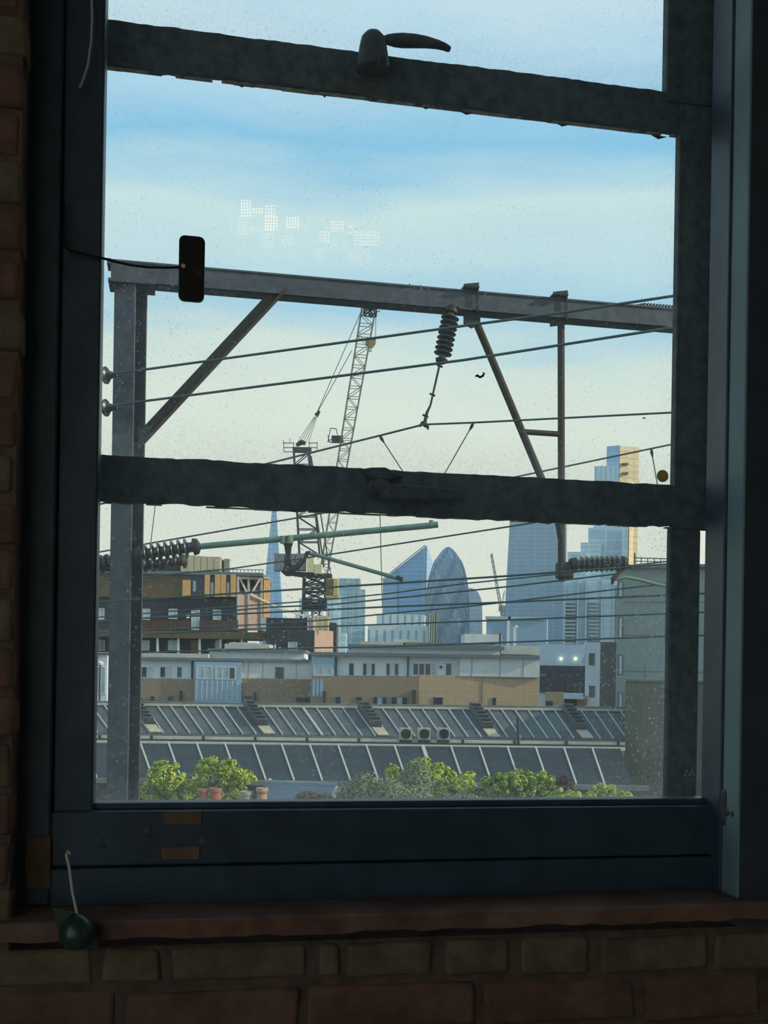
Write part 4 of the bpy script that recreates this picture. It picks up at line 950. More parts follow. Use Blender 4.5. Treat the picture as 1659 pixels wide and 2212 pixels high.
# balustrade and windows of the dark storey
bal = M('balustrade_brown', (84, 66, 58), .7)
for k in range(24):
    x = 289 + k * 9.4
    if not 411 < x + 4 < 433: fb(A, x, 1340, x + 8.6, 1361, 1.0, 1.15, 'balustrade_panel', bal, ab)
for x0, y0, x1, y1 in ((207, 1314, 225, 1339), (305, 1315, 324, 1339), (364, 1315, 383, 1337), (413, 1317, 431, 1361), (460, 1317, 478, 1339)):
    pwin(A, x0, y0, x1, y1, ab, glassp, frame_w, mull=0)
e_ = A.at(406, 1331, .3); MB().lathe(e_, A.n, [(-.3, .1), (0, .2), (.05, .22), (.2, .12)], 10).build('wall_lamp', emit('lamp_warm', (255, 226, 150), 2.2), ab)
for x in (340, 385, 431, 476, 522, 570): fb(A, x - 2.4, 1378, x + 2.4, 1412, 0.8, 1.2, 'column', frame_w, ab)
for x0, x1, pn_, mm in ((304, 323, glassp, 0), (363, 382, glassp, 1), (465, 476, glassp, 0), (207, 226, glassd, 1)): pwin(A, x0, 1383, x1, 1405, ab, pn_, frame_w, mull=mm)
fb(A, 412, 1383, 429, 1412, 0, .15, 'brown_door', M('door_brown', (120, 92, 78), .6), ab)
# plant on the roof
for k in range(6): fb(A, 391 + k * 14.2, 1198 + k * 1.2, 404.2 + k * 14.2, 1234, -6.0, -5.5, 'louvre_panel', M('plant_louvre', (196, 184, 156), .7, var=.1), ab)
fb(A, 390, 1202, 476, 1235, -9, -6.0, 'plant_room', M('plant_room_grey', (150, 146, 132), .8), ab)
fb(A, 479, 1210, 484, 1236, -4, -3.4, 'flue', pipe_m, ab); fb(A, 484, 1207, 495, 1236, -4, -3.0, 'flue', M('plant_room_grey', (0, 0, 0)), ab)
fb(A, 300, 1212, 390, 1236, -10, -8, 'roof_shed', pipe_m, ab)
rl = MB()
for k in range(12): x = 480 + k * 8; rl.bar(A.at(x, 1236, .1 if x < 568 else -3), A.at(x, 1230, .1 if x < 568 else -3), .08)
rl.bar(A.at(480, 1230, .1), A.at(568, 1231, .1), .08); rl.build('roof_railing', roofg, ab)

# ---- dark brick block carrying the crane
DY = 118.0; pD = foot([(630, DY)])[0]; D = Face((pD.x, pD.y), math.radians(1))
db = thing('dark_brick_block', (pD.x, pD.y, GROUND), 'dark brick block with a pink sunlit side wall, under the crane', 'building')
cornerD = D.at(678, HOR)
wall_block(D, 575, 1361, 678, 30, 'brick_body', blackbrick, db)
D2 = Face((cornerD.x, cornerD.y), math.radians(52))
u1_ = D2.uv(719, 1380)[0]
MB().fbox(D2, 0, u1_, GROUND, D.uv(678, 1361)[1], -.5, 0.06).build('sun_pink_wall', sun_pinkbrick, db)
fb(D, 575, 1335, 664, 1362, -17, -1, 'black_upper', M('black_roofing', (44, 46, 54), .8), db)
fb(D, 665, 1334, 677, 1362, -6, -.3, 'beige_upper', sun_pinkbrick, db)
fb(D, 679, 1332, 710, 1362, -18, -16, 'timber_hoarding', M('hoarding_buff', (206, 178, 116), .8, var=.2, scale=.6), db)
MB().fbox(D, D.uv(640, 1350)[0], D.uv(716, 1350)[0], GROUND, zat(680, 1346, KY), -29.5, -20).build('crane_plinth', pipe_m, db)
pwin(D, 622, 1387, 642, 1405, db, glassp, frame_w)
sc = MB()
for x in (665, 677, 686, 696, 708): sc.bar(D.at(x, 1362, -.2), D.at(x, 1318, -.2), .12)
sc.bar(D.at(664, 1330, -.2), D.at(710, 1332, -.2), .1); sc.build('scaffold_poles', M('white_steel', (0, 0, 0)), db)

# ---- left white block
WY = 104.0; pW = foot([(480, WY)])[0]; LW = Face((pW.x, pW.y), math.radians(1.5))
lw = thing('white_flats', (pW.x, pW.y, GROUND), 'left white block of flats with a glazed blue bay over tan brick', 'building')
wall_block(LW, 289, 1427, 672, 12, 'white_body', whitew, lw)
fb(LW, 296, 1422, 676, 1428, -12, .7, 'roof_slab', roofg, lw)
fb(LW, 285, 1466, 424, 1530, -4, .5, 'tan_brick_wall', brownbrick, lw)
fb(LW, 520, 1466, 672, 1530, -4, .6, 'darker_brick_wall', brownbrick, lw)
fb(LW, 420, 1430, 521, 1530, -2, .9, 'bay', bluew, lw)
for k in range(9): fb(LW, 424 + k * 11, 1470, 425.6 + k * 11, 1512, .9, 1.0, 'bay_rib', frame_w, lw)
pwin(LW, 424, 1438, 459, 1467, lw, [glassp, glassp], frame_w, 1, .9)
pwin(LW, 465, 1440, 509, 1468, lw, [glassp, glassp, glassd], frame_w, 2, .9)
fb(LW, 521, 1428, 676, 1467, -1, .35, 'grey_wall', greyw, lw)
for x0, x1, pn_ in ((305, 329, [glassd, curt]), (345, 369, [glassd, curt]), (382, 393, glassd)): pwin(LW, x0, 1440, x1, 1464, lw, pn_, frame_w, 1 if isinstance(pn_, list) else 0, .0)
pwin(LW, 594, 1441, 613, 1467, lw, glassd, frame_g, 0, .35)
for x0, y0, x1, y1 in ((324, 1504, 335, 1513), (362, 1504, 373, 1513), (489, 1508, 506, 1515), (524, 1503, 545, 1516), (639, 1506, 670, 1518), (288, 1505, 308, 1512)): pwin(LW, x0, y0, x1, y1, lw, glassd, frame_g, 0, .6)
fb(LW, 388, 1492, 392, 1514, .5, .8, 'downpipe', pipe_m, lw); fb(LW, 549, 1494, 552, 1514, .6, .9, 'downpipe', pipe_m, lw); fb(LW, 413, 1428, 416, 1466, .0, .3, 'downpipe', pipe_m, lw)
for x in (536, 567, 640): fb(LW, x, 1430, x + .8, 1466, .35, .38, 'panel_joint', roofg, lw)
fb(LW, 452, 1406, 657, 1424, -11, -2, 'penthouse', whitew, lw); fb(LW, 448, 1402, 660, 1408, -11.5, -1.4, 'penthouse_roof', roofg, lw)
fb(LW, 485, 1391, 582, 1403, -9, -4, 'roof_plant', roofpale, lw); fb(LW, 495, 1388, 556, 1394, -8, -5, 'roof_plant', roofpale, lw)
for x, y in ((594, 1392), (604, 1398)): fb(LW, x - 1.5, y, x + 1.5, 1406, -3, -2.7, 'vent_pipe', frame_w, lw)
fb(LW, 289, 1411, 450, 1424, -10, -.5, 'parapet', roofpale, lw)

# ---- right white block
RY = 98.0; pR = foot([(900, RY)])[0]; RW = Face((pR.x, pR.y), math.radians(1.0))
rw = thing('white_flats', (pR.x, pR.y, GROUND), 'right white block of flats with a flat roof over long tan brick walls', 'building')
wall_block(RW, 673, 1418, 1167, 12, 'white_body', whitew, rw, RW.uv(900, 1462)[1])
fb(RW, 670, 1412, 1172, 1419, -12, .8, 'roof_slab', roofg, rw)
fb(RW, 993, 1420, 1166, 1462, -1, .4, 'grey_wall', greyw, rw)
MB().fbox(RW, *fpx(RW, 673, 1461, 905, 1545, -5, .5)[:2], GROUND, RW.uv(800, 1461, .5)[1], -8, .5).build('darker_brick_wall', brownbrick, rw)  # tan brick like the right wall, with shade put into its colour
C0 = RW.at(905, HOR, .5); R2 = Face((C0.x, C0.y), math.radians(3.5))
MB().fbox(R2, *fpx(R2, 905, 1460, 1178, 1545, -5, 0)[:2], GROUND, R2.uv(1040, 1460)[1], -8, 0).build('tan_brick_wall', tanbrick, rw)
fb(RW, 672, 1420, 722, 1545, -1, .45, 'blue_bay', bluew, rw); pwin(RW, 677, 1436, 718, 1460, rw, [glassp, glassp], frame_w, 1, .45)
for k in range(3): fb(RW, 675 + k * 8, 1467, 681 + k * 8, 1505, .45, .55, 'bay_panel', bluew, rw)
for x0, x1, pn_, mm in ((753, 765, glassd, 0), (783, 811, [glassd, curt, glassd], 2), (833, 862, [glassd, curt, glassd], 2), (891, 944, [glassd, glassd, glassd, glassp], 3), (962, 989, [glassd, curt], 1)): pwin(RW, x0, 1432, x1, 1460, rw, pn_, frame_w, mm, 0)
for x, y0, y1 in ((725, 1420, 1462), (880, 1418, 1462)): fb(RW, x, y0, x + 2.6, y1, 0, .3, 'downpipe', pipe_m, rw)
e_ = RW.at(952, 1441, .1); MB().lathe(e_, RW.n, [(0, .12), (.1, .13), (.15, .08)], 10).build('round_vent', pipe_m, rw)
for x0, x1 in ((724, 736), (769, 782), (805, 836), (845, 881)): pwin(RW, x0, 1505, x1, 1524, rw, [glassd, glassp] if x1 - x0 > 20 else glassd, frame_g, 2 if x1 - x0 > 20 else 0, .5)
pwin(R2, 935, 1506, 957, 1526, rw, glassd, frame_g, 0, 0); pwin(R2, 1063, 1507, 1072, 1527, rw, glassd, frame_g, 0, 0)
fb(RW, 699, 1492, 703, 1522, .5, .8, 'downpipe', pipe_m, rw); fb(RW, 892, 1490, 898, 1524, .5, .9, 'downpipe', pipe_m, rw)
fb(R2, 1041, 1462, 1043, 1527, 0, .05, 'wall_joint', brownbrick, rw)
for x in (1019, 1080, 1130): fb(RW, x, 1422, x + .9, 1461, .4, .43, 'panel_joint', roofg, rw)
fb(RW, 758, 1399, 1080, 1414, -11, -2, 'penthouse', whitew, rw); fb(RW, 752, 1394, 1090, 1401, -11.5, -1.4, 'penthouse_roof', roofg, rw)
fb(RW, 778, 1386, 872, 1396, -9, -4, 'roof_plant', roofpale, rw); fb(RW, 850, 1381, 905, 1388, -8.5, -5, 'roof_plant', roofpale, rw); fb(RW, 876, 1389, 1060, 1396, -8.5, -3, 'penthouse_upper_roof', roofg, rw)
fb(RW, 1004, 1370, 1084, 1390, -9, -5, 'roof_plant', greyw, rw); fb(RW, 1082, 1395, 1166, 1414, -9, -4, 'stair_house', roofpale, rw)
fb(RW, 1079, 1368, 1082, 1392, -4.6, -4.2, 'vent_pipe', pipe_m, rw)
for x in (840, 998): fb(RW, x, 1403, x + 2, 1414, -2, -1.8, 'vent_pipe', frame_w, rw)
for x in (1096, 1110): fb(RW, x, 1340 + (x - 1096), x + 4, 1396, -6, -5.5, 'flue', frame_w, rw)

# ---- white and charcoal block with two lit lamps
EY = 87.0; pE = foot([(1230, EY)])[0]; E = Face((pE.x, pE.y), math.radians(-9.5))
eb = thing('corner_flats', (pE.x, pE.y, GROUND), 'white corner block with two lit lamps above a dark balcony recess', 'building')
wall_block(E, 1166, 1392, 1264, 8, 'white_body', M('white_shade_render', (196, 216, 234), .8, var=.04), eb)  # bluish shade put into the corner block's white
fb(E, 1264, 1388, 1296, 1545, -8, .9, 'white_stair_wall', whitew, eb)
fb(E, 1296, 1387, 1334, 1545, -8, -.5, 'charcoal_wall', M('charcoal_panel', (74, 82, 88), .7, var=.1), eb)
fb(E, 1166, 1438, 1264, 1496, 0, .25, 'dark_recess', M('recess_dark', (58, 66, 74), .6), eb)
for k in range(6): pwin(E, 1182 + k * 13, 1472, 1194 + k * 13, 1494, eb, glassd, pipe_m, 0, .25)
fb(E, 1166, 1455, 1180, 1462, .25, .5, 'recess_ledge', roofg, eb)
for x in (1212, 1243):
    e_ = E.at(x, 1423, .15); MB().lathe(e_, E.n, [(-.2, .07), (0, .12), (.06, .12), (.2, .06)], 10).build('wall_lamp', emit('lamp_pale', (255, 246, 200), 2.4), eb)
for y0, y1 in ((1411, 1437), (1481, 1506)): pwin(E, 1272, y0, 1285, y1, eb, M('window_brown', (112, 104, 92), .5), frame_g, 0, .9)
fb(E, 1178, 1495, 1219, 1545, 0, 1.6, 'tan_annexe', M('tan_annexe', (192, 164, 132), .85, var=.08), eb); pwin(E, 1178, 1514, 1194, 1529, eb, glassd, frame_g, 1, 1.6)
fb(E, 1218, 1498, 1260, 1510, 0, 1.9, 'white_canopy', whitew, eb); fb(E, 1219, 1511, 1246, 1532, .2, .8, 'dark_opening', pipe_m, eb)
fb(E, 1246, 1503, 1268, 1545, 0, 1.4, 'red_brick_pier', M('red_brick_pier', (158, 120, 104), .85), eb)

# ---- grey slab building at the right
SY = 72.0; pS = foot([(1390, SY)])[0]; S_ = Face((pS.x, pS.y), math.radians(-13.5))
sg = thing('grey_slab_building', (pS.x, pS.y, GROUND), 'tall plain grey slab building at the right edge of the pane', 'building')
wall_block(S_, 1334, 1222, 1560, 12, 'grey_body', M('grey_cladding', (132, 146, 148), .75, var=.06, scale=.8), sg)
fb(S_, 1352, 1219, 1560, 1226, -12, .4, 'roof_edge', roofg, sg)
BW = Face((at(1400, HOR, 53).x, 53.0), math.radians(-14)); bw_ = thing('brown_wing', (at(1400, HOR, 53).x, 53.0, GROUND), 'brown-grey rendered block in front of the grey slab building', 'building')
wall_block(BW, 1351, 1470, 1560, 6, 'wall', M('brown_grey_render', (96, 98, 90), .85, var=.15, scale=1.0), bw_)
fb(BW, 1351, 1468, 1560, 1473, -6, .1, 'coping', roofg, bw_)
for y0, y1 in ((1256, 1291), (1333, 1378), (1414, 1458), (1496, 1530)):
    pwin(S_, 1335.5, y0, 1345.5, y1, sg, glassp, pipe_m, 0, 0)
for y in (1300, 1372, 1450): fb(S_, 1346, y, 1560, y + 1, 0, .04, 'panel_joint', roofg, sg)
fb(S_, 1393, 1434, 1394, 1470, 0, .04, 'panel_joint', roofg, sg)
rl = MB()
for k in range(6): x = 1371 + k * 14; rl.bar(S_.at(x, 1222, .2), S_.at(x, 1205 + k * .4, .2), .05)
rl.bar(S_.at(1371, 1205, .2), S_.at(1442, 1207, .2), .06); rl.bar(S_.at(1371, 1212, .2), S_.at(1442, 1214, .2), .05); rl.bar(S_.at(1371, 1222, .2), S_.at(1371, 1194, .2), .08)
rl.build('roof_railing', pipe_m, sg)
# ---- pale wall and street lamp left of the post
PY_ = 85.0; pP = foot([(215, PY_)])[0]; P_ = Face((pP.x, pP.y), 0)
pw = thing('pale_building', (pP.x, pP.y, GROUND), 'pale blue-white building left of the post at the pane edge', 'building')
wall_block(P_, 120, 1411, 232, 6, 'wall', whitew, pw); fb(P_, 120, 1408, 234, 1413, -6, .4, 'roof_edge', roofpale, pw); pwin(P_, 206, 1440, 228, 1500, pw, glassp, frame_w, 1)
sl2 = thing('street_lamp', (at(216, HOR, 70).x, 70, GROUND), 'thin dark street lamp left of the post', 'lamp post')
MB().tube([(at(216, HOR, 70).x, 70, GROUND), at(216, 1438, 70)], .06, 8).build('pole', pipe_m, sl2)
MB().lathe(at(216, 1438, 70), (0, 0, 1), [(0, .08), (.05, .22), (.2, .25), (.3, .1)], 10).build('lamp_head', frame_w, sl2)
# ================================================================ the glazed shed roof
slate = M('roof_glass_grey', (82, 88, 92), 0.6, var=0.2, scale=1.2, spec=.3)
slate2 = M('roof_felt_blue', (32, 42, 50), 0.6, var=0.3, scale=1.0, spec=.25)
barm = M('glazing_bar_pale', (186, 186, 176), 0.6, var=.1)
fascia = M('fascia_white', (206, 204, 190), 0.7, var=.1)
gutm = M('gutter_grey', (116, 120, 118), 0.7, var=.2, scale=2)
UY0, UY1 = 57.0, 54.0            # ridge and eaves of the upper slope
LY0, LY1 = 52.0, 45.0            # top and foot of the lower slope
def up(x): return at(x, 1524 + (x - 290) * 0.0115, UY0)
def ue(x): return at(x, 1582 + (x - 200) * 0.0135, UY1)
def lt(x): return at(x, 1606 + (x - 330) * 0.011, LY0)
def lf_(x): return at(x, 1682 + (x - 330) * 0.014, LY1)
wr = thing('shed_roof', (up(800).x, UY0, GROUND), 'long grey glazed shed roof in two slopes with pale glazing bars', 'roof')
def slope_panel(a, b, c, d, dn, name, mat, par, th=0.06):
    n = (b - a).cross(d - a).normalized()
    if n.y > 0: n = -n
    return MB().prism([a - n * th, b - n * th, c - n * th, d - n * th], [a, b, c, d]).build(name, mat, par)
def slope(f_top, f_bot, x0, x1, step, lean, mat, bw, wide=()):
    x = x0; k = 0
    while x < x1:
        a, b = f_top(x), f_top(x + step); c, d = f_bot(x + step + lean), f_bot(x + lean)
        slope_panel(a, b, c, d, 1, 'roof_panel', mat, wr)
        n = (b - a).cross(d - a).normalized(); n = -n if n.y > 0 else n
        w = bw * (2.2 if k in wide else 1.0)
        MB().bar(a + n * .03, d + n * .03, w, .08, up=n).build('glazing_bar', barm, wr)
        x += step; k += 1
slope(up, ue, 110, 1352, 28.6, 43, slate, 0.05, wide=(19,))
slope(lt, lf_, 120, 1340, 61.0, 27, slate2, 0.075, wide=(13,))
r0, r1 = up(100), up(1390)
MB().bar(r0 + Vector((0, 0, .05)), r1 + Vector((0, 0, .05)), .3, .12).build('ridge_cap', barm, wr)
MB().bar(r0 + Vector((0, .5, .14)), r1 + Vector((0, .5, .14)), .3, .14).build('ridge_roll', gutm, wr)
e0, e1 = ue(120), ue(1395)
MB().bar(e0 + Vector((0, -.1, -.16)), e1 + Vector((0, -.1, -.16)), .25, .26).build('upper_gutter', gutm, wr)
MB().bar(at(150, 1591, 53.2), at(1350, 1607, 53.2), .12, .17).build('white_fascia', fascia, wr)
MB().bar(at(150, 1597, 52.9), at(1350, 1613, 52.9), .3, .13).build('dark_gutter', pipe_m, wr)
MB().bar(at(150, 1602, 52.2), at(1350, 1618, 52.2), .15, .17).build('white_fascia', fascia, wr)
for k in range(11):
    x = 215 + k * 112; MB().bar(at(x, 1586 + (x - 150) * .0135, 53.0), at(x + 1, 1600 + (x - 150) * .0135, 53.0), .12).build('gutter_bracket', pipe_m, wr)
l0, l1 = lf_(140), lf_(1400)
MB().bar(l0 + Vector((0, -.1, -.1)), l1 + Vector((0, -.1, -.1)), .2, .2).build('lower_gutter', gutm, wr)
# shed walls under the roof
MB().prism([Vector((l0.x, LY1 + .2, GROUND)), Vector((l1.x, LY1 + .2, GROUND)), Vector((l1.x, UY0 + 6, GROUND)), Vector((l0.x, UY0 + 6, GROUND))],
           [Vector((l0.x, LY1 + .2, l0.z - .25)), Vector((l1.x, LY1 + .2, l1.z - .25)), Vector((l1.x, UY0 + 6, l1.z - .25)), Vector((l0.x, UY0 + 6, l0.z - .25))]).build('shed_wall', M('shed_wall_brick', (86, 84, 80), .9, var=.2), wr)
# upper slopes' body so nothing shows through
def strip(a, b, name, mat):
    MB().prism([a[0], a[1], a[2]], [b[0], b[1], b[2]]).build(name, mat, wr)
strip([up(105) - Vector((0, 0, .1)), ue(150) - Vector((0, 0, .12)), Vector((ue(150).x, UY0 + 5, ue(150).z - .5))], [up(1350) - Vector((0, 0, .1)), ue(1393) - Vector((0, 0, .12)), Vector((ue(1393).x, UY0 + 5, ue(1393).z - .5))], 'roof_body', gutm)
strip([lt(120) - Vector((0, 0, .1)), lf_(147) - Vector((0, 0, .12)), Vector((lt(120).x, UY0, lf_(147).z))], [lt(1340) - Vector((0, 0, .1)), lf_(1366) - Vector((0, 0, .12)), Vector((lt(1340).x, UY0, lf_(1366).z))], 'roof_body', gutm)
# ventilator boxes on the upper slope with a bare chute below
louv = M('ventilator_dark', (34, 38, 40), .7, var=.2); boxm = M('ventilator_side', (88, 94, 96), .6, var=.1)
def on_up(x, f, h):
    a = up(x); b = ue(x + 43); n = (up(x + 50) - a).cross(b - a).normalized(); n = -n if n.y > 0 else n
    return a.lerp(b, f) + n * h
for i, x in enumerate((281, 526, 772, 1012, 1213)):
    q0 = [on_up(x, .0, .0), on_up(x + 22, .0, .0), on_up(x + 22, .72, .0), on_up(x, .72, .0)]
    q1 = [on_up(x, .0, .42), on_up(x + 22, .0, .42), on_up(x + 22, .72, .42), on_up(x, .72, .42)]
    vt = tag(MB().prism(q0, q1).build('roof_ventilator', boxm), 'louvred ventilator box on the upper shed roof, %s' % ('just right of the gantry post|above the low roof|left of the air conditioners|right of the air conditioners|nearest the grey slab building'.split('|')[i]), 'ventilator', 'ventilators on the shed roof')
    for s in range(5):
        f0 = .03 + s * .135
        MB().prism([on_up(x + 2, f0, .40), on_up(x + 20, f0, .40), on_up(x + 20, f0 + .10, .40), on_up(x + 2, f0 + .10, .40)], [on_up(x + 2, f0, .43), on_up(x + 20, f0, .43), on_up(x + 20, f0 + .10, .50), on_up(x + 2, f0 + .10, .50)]).build('louvre', louv, vt)
    MB().prism([on_up(x, .74, .02), on_up(x + 24, .74, .02), on_up(x + 26, 1.0, .02), on_up(x + 2, 1.0, .02)], [on_up(x, .74, .09), on_up(x + 24, .74, .09), on_up(x + 26, 1.0, .09), on_up(x + 2, 1.0, .09)]).build('chute', M('chute_pale', (188, 176, 156), .8, var=.15), vt)
# three air conditioners
for i, (x, wd) in enumerate(((862, 'left'), (902, 'middle'), (944, 'right'))):
    Y = 52.9; a = at(x, 1598, Y); b = at(x + 28, 1573, Y)
    t = thing('air_conditioner', at(x + 14, 1598, Y), 'grey air conditioner, %s of three on the shed gutter' % wd, 'air conditioner', 'air conditioners on the shed roof')
    MB().box((a.x, Y, a.z), (b.x, Y + .35, b.z)).build('casing', M('ac_casing', (168, 172, 164), .6), t, bevel=.01)
    c = at(x + 15, 1585.5, Y)
    MB().lathe(c, (0, -1, 0), [(-.02, .25), (.012, .25), (.014, .05)], 16).build('fan_grille', louv, t)
    for s in range(5): MB().box((a.x + .1, Y - .035, a.z + .1 + s * .09), (b.x - .06, Y - .02, a.z + .115 + s * .09)).build('grille_bar', pipe_m, t)
    MB().box((a.x + .02, Y + .02, a.z - .12), (b.x - .02, Y + .3, a.z)).build('foot', pipe_m, t)
t = thing('vent_pipe', at(1120, 1606, 52.7), 'dark upright vent pipe on the right of the shed gutter', 'pipe')
MB().tube([at(1120, 1608, 52.7), at(1119, 1556, 52.7)], .075, 10).build('pipe', pipe_m, t); MB().lathe(at(1119, 1556, 52.7), (0, 0, 1), [(0, .1), (.1, .1), (.16, .05)], 10).build('cowl', pipe_m, t)

# ================================================================ low roof, chimneys, trees
LR = 36.0
lr = thing('low_roof', (at(650, HOR, LR).x, LR, GROUND), 'low blue-grey roof with a pale ridge, behind the chimney pots', 'roof')
blue_sl = M('low_roof_slate', (70, 86, 104), .6, var=.15, scale=2)
q = [at(562, 1727, LR - 2), at(740, 1730, LR - 2), at(725, 1697, LR), at(577, 1690, LR)]
MB().prism(q, [p + Vector((0, .15, -.1)) for p in q]).build('slope', blue_sl, lr)
MB().bar(at(574, 1689, LR), at(728, 1696, LR), .12, .12).build('ridge', M('ridge_pale_blue', (128, 148, 164), .6), lr)
q = [at(566, 1702, LR + .2), at(577, 1686, LR + .2), at(590, 1702, LR + .2)]
MB().prism(q, [p + Vector((0, 1.0, 0)) for p in q]).build('gable', M('ridge_pale_blue', (0, 0, 0)), lr)
w0 = at(566, 1725, LR - 1.9); w1 = at(738, 1725, LR - 1.9)
MB().box((w0.x, LR - 1.8, GROUND), (w1.x, LR + 3, w0.z - .1)).build('wall', brownbrick, lr)
sq = [at(x, y, 33.5) for x, y in ((716, 1722), (724, 1700), (727, 1702), (721, 1724))]
tag(MB().prism(sq, [p + Vector((.05, .3, 0)) for p in sq]).build('white_board', fascia), 'small white slanting board beside the olive bush', 'board')

terra = M('terracotta', (158, 96, 80), .8, var=.12, scale=8); buff = M('buff_pot', (168, 146, 120), .85, var=.15, scale=8); greyp = M('grey_pot', (146, 148, 140), .85, var=.15, scale=8)
CY2 = 24.0
def pot(x0, x1, y0, mat, label, band=None):
    xc = (x0 + x1) / 2; r = (x1 - x0) / 2 / F * CY2; top = at(xc, y0, CY2); bz = zat(xc, 1760, CY2); h = top.z - bz
    t = thing('chimney_pot', (top.x, CY2, bz), label, 'chimney pot', 'chimney pots')
    MB().lathe((top.x, CY2, bz), (0, 0, 1), [(0, r * .98), (h * .6, r * .86), (h - .09, r * .84), (h - .085, r), (h - .02, r * 1.02), (h - .005, r * .95), (h, r * .8), (h - .03, r * .7)], 20).build('pot', mat, t, smooth=True)
    if band: MB().lathe((top.x, CY2, top.z - .13), (0, 0, 1), [(0, r * .9), (.01, r * .97), (.05, r * .97), (.06, r * .9)], 20).build('band', band, t, smooth=True)
    return t
pot(428, 451, 1704, terra, 'terracotta chimney pot, left of the red pair'); pot(452, 480, 1702, terra, 'terracotta chimney pot, right of the red pair')
pot(517, 547, 1709, greyp, 'grey chimney pot between the red pots and the buff pot'); pot(553, 579, 1701, buff, 'buff chimney pot with a red rim beside the low roof', terra)
for x0, x1, lb_ in ((415, 492, 'brick chimney stack under the two terracotta pots'), (508, 590, 'brick chimney stack under the grey and buff pots')):
    a = at(x0, 1760, CY2); b = at(x1, 1760, CY2)
    t = thing('chimney_stack', ((a.x + b.x) / 2, CY2, GROUND), lb_, 'chimney')
    MB().box((a.x, CY2 - .3, GROUND), (b.x, CY2 + .3, a.z - .1)).build('stack', brownbrick, t); MB().box((a.x - .06, CY2 - .36, a.z - .1), (b.x + .06, CY2 + .36, a.z)).build('cap', greyp, t)
t = thing('aerial_mast', at(472, 1760, CY2 + .25), 'thin dark aerial mast rising in front of the left tree', 'mast')
MB().tube([at(472, 1770, CY2 + .25), at(473, 1620, CY2 + .25)], .012, 6).build('pole', pipe_m, t); MB().lathe(at(473, 1620, CY2 + .25), (0, 0, 1), [(0, .02), (.01, .08), (.03, .02)], 10).build('tip', pipe_m, t)

leafA = M('leaf_bright_green', (116, 150, 52), .6, var=.3, scale=3, col2=(196, 206, 86)); leafB = M('leaf_olive', (104, 120, 88), .7, scale=4, col2=(140, 152, 118)); leafC = M('leaf_deep_green', (84, 120, 48), .6, scale=3, col2=(160, 180, 74)); bark = M('bark', (84, 70, 56), .9)
leafR = M('leaf_dark_red', (84, 40, 48), .7, var=.3, scale=4)
def leaves(mb, c, rad, n, size, rnd):
    for _ in range(n):
        v = Vector((rnd.gauss(0, 1), rnd.gauss(0, 1), rnd.gauss(0, 1))).normalized()
        p = c + Vector((v.x * rad[0], v.y * rad[1], v.z * rad[2])) * (rnd.random() ** .25)
        n_ = (v + Vector((rnd.uniform(-.6, .6), rnd.uniform(-.6, .6), rnd.uniform(-.2, .9)))).normalized()
        a = n_.orthogonal().normalized(); a.rotate(Matrix.Rotation(rnd.uniform(0, 6.28), 3, n_)); b = n_.cross(a)
        s = size * rnd.uniform(.6, 1.3)
        k = len(mb.v); mb.v += [p - a * s, p + b * s * .45, p + a * s, p - b * s * .45]; mb.f.append((k, k + 1, k + 2, k + 3)); mb.m.append(0)
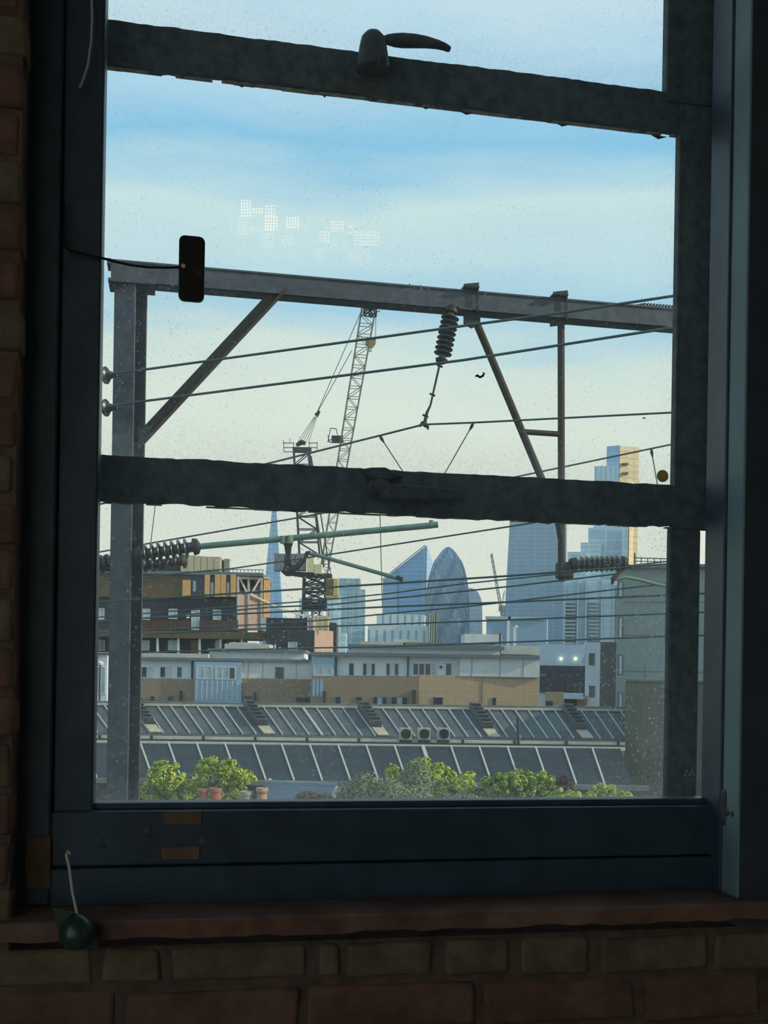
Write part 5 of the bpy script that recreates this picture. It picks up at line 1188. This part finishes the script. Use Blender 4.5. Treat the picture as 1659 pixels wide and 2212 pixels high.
def tree(label, Y, blobs, mat, n, size, seed, name='tree', tuft=True):
    rnd = random.Random(seed); xs = sum(b[0] for b in blobs) / len(blobs)
    bx = at(xs, HOR, Y).x
    t = thing(name, (bx, Y, GROUND), label, 'tree' if name == 'tree' else 'bush')
    mb = MB(); tot = sum(b[2] * b[3] for b in blobs)
    for (x, y, rx, ry) in blobs:
        c = at(x, y, Y); R = (rx / F * Y, min(rx, ry) / F * Y * 1.0, ry / F * Y); m = int(n * rx * ry / tot)
        c = c + Vector((0, rnd.uniform(-.5, .5), 0))
        if tuft:                                         # crown made of small rounded tufts
            nt_ = max(10, int(rx * ry / 42))
            for _ in range(nt_):
                v = Vector((rnd.gauss(0, 1), rnd.gauss(0, 1) - .2, rnd.gauss(0, 1) + .25)).normalized()
                q = c + Vector((v.x * R[0], v.y * R[1], v.z * R[2])) * rnd.uniform(.72, .95); tr = rnd.uniform(.09, .17) * Y / 30
                leaves(mb, q, (tr, tr, tr * .9), max(8, m // nt_), size, rnd)
        else: leaves(mb, c, R, m, size, rnd)
    tag(mb.build('foliage', mat, t), kind='stuff')
    top = max(blobs, key=lambda b: -b[1]); tp = at(top[0], top[1], Y)
    tb = MB(); tb.tube([(bx, Y, GROUND), (bx + .05, Y, GROUND + 3), (bx, Y, tp.z - .8), tp], [.16, .13, .09, .03], 8)
    for (x, y, rx, ry) in blobs[:5]: tb.tube([(bx, Y, tp.z - 1.5), at(x, y, Y)], [.05, .02], 6)
    tb.build('trunk', bark, t, smooth=True)
tree('rounded bright green tree on the left, behind the terracotta pots', 30, [(362, 1672, 42, 30), (335, 1708, 32, 26), (398, 1716, 44, 32), (455, 1676, 48, 38), (490, 1668, 26, 30), (524, 1690, 28, 30), (480, 1715, 50, 32), (430, 1740, 80, 40)], leafA, 15000, .055, 1)
tree('bright green tree in the middle below the air conditioners', 32, [(915, 1668, 42, 26), (945, 1688, 48, 36), (985, 1705, 34, 28), (1012, 1692, 16, 22), (849, 1672, 14, 16), (960, 1725, 70, 34), (855, 1708, 30, 30)], leafA, 13000, .055, 2)
tree('grey-olive bush left of the middle tree', 28, [(790, 1705, 46, 42), (760, 1722, 40, 34), (840, 1712, 40, 38), (900, 1690, 36, 48), (880, 1725, 60, 34), (985, 1732, 70, 22)], leafB, 15000, .045, 3, 'bush', False)
tree('deep green tree right of the middle, under the far end of the lower roof', 31, [(1085, 1692, 36, 24), (1060, 1712, 36, 28), (1130, 1698, 44, 34), (1175, 1700, 26, 30), (1120, 1726, 80, 30)], leafC, 13000, .055, 4)
tree('small green tree top at the right below the brown wing', 30, [(1305, 1716, 32, 22), (1335, 1722, 26, 18), (1285, 1728, 26, 20)], leafA, 5000, .055, 5)
tree('small green shrub right of the dark red shrub', 29.5, [(1242, 1724, 14, 14), (1212, 1722, 12, 16)], leafA, 1800, .05, 6, 'bush')
tree('dark red shrub behind the right-hand trees', 33, [(1215, 1700, 22, 22), (1205, 1712, 20, 18)], leafR, 2600, .05, 7, 'bush')
tree('brownish dry shrub on the low roof edge', 29, [(672, 1722, 34, 16), (700, 1726, 24, 14)], M('leaf_dry', (112, 92, 78), .8, var=.25), 1500, .04, 8, 'bush', False)
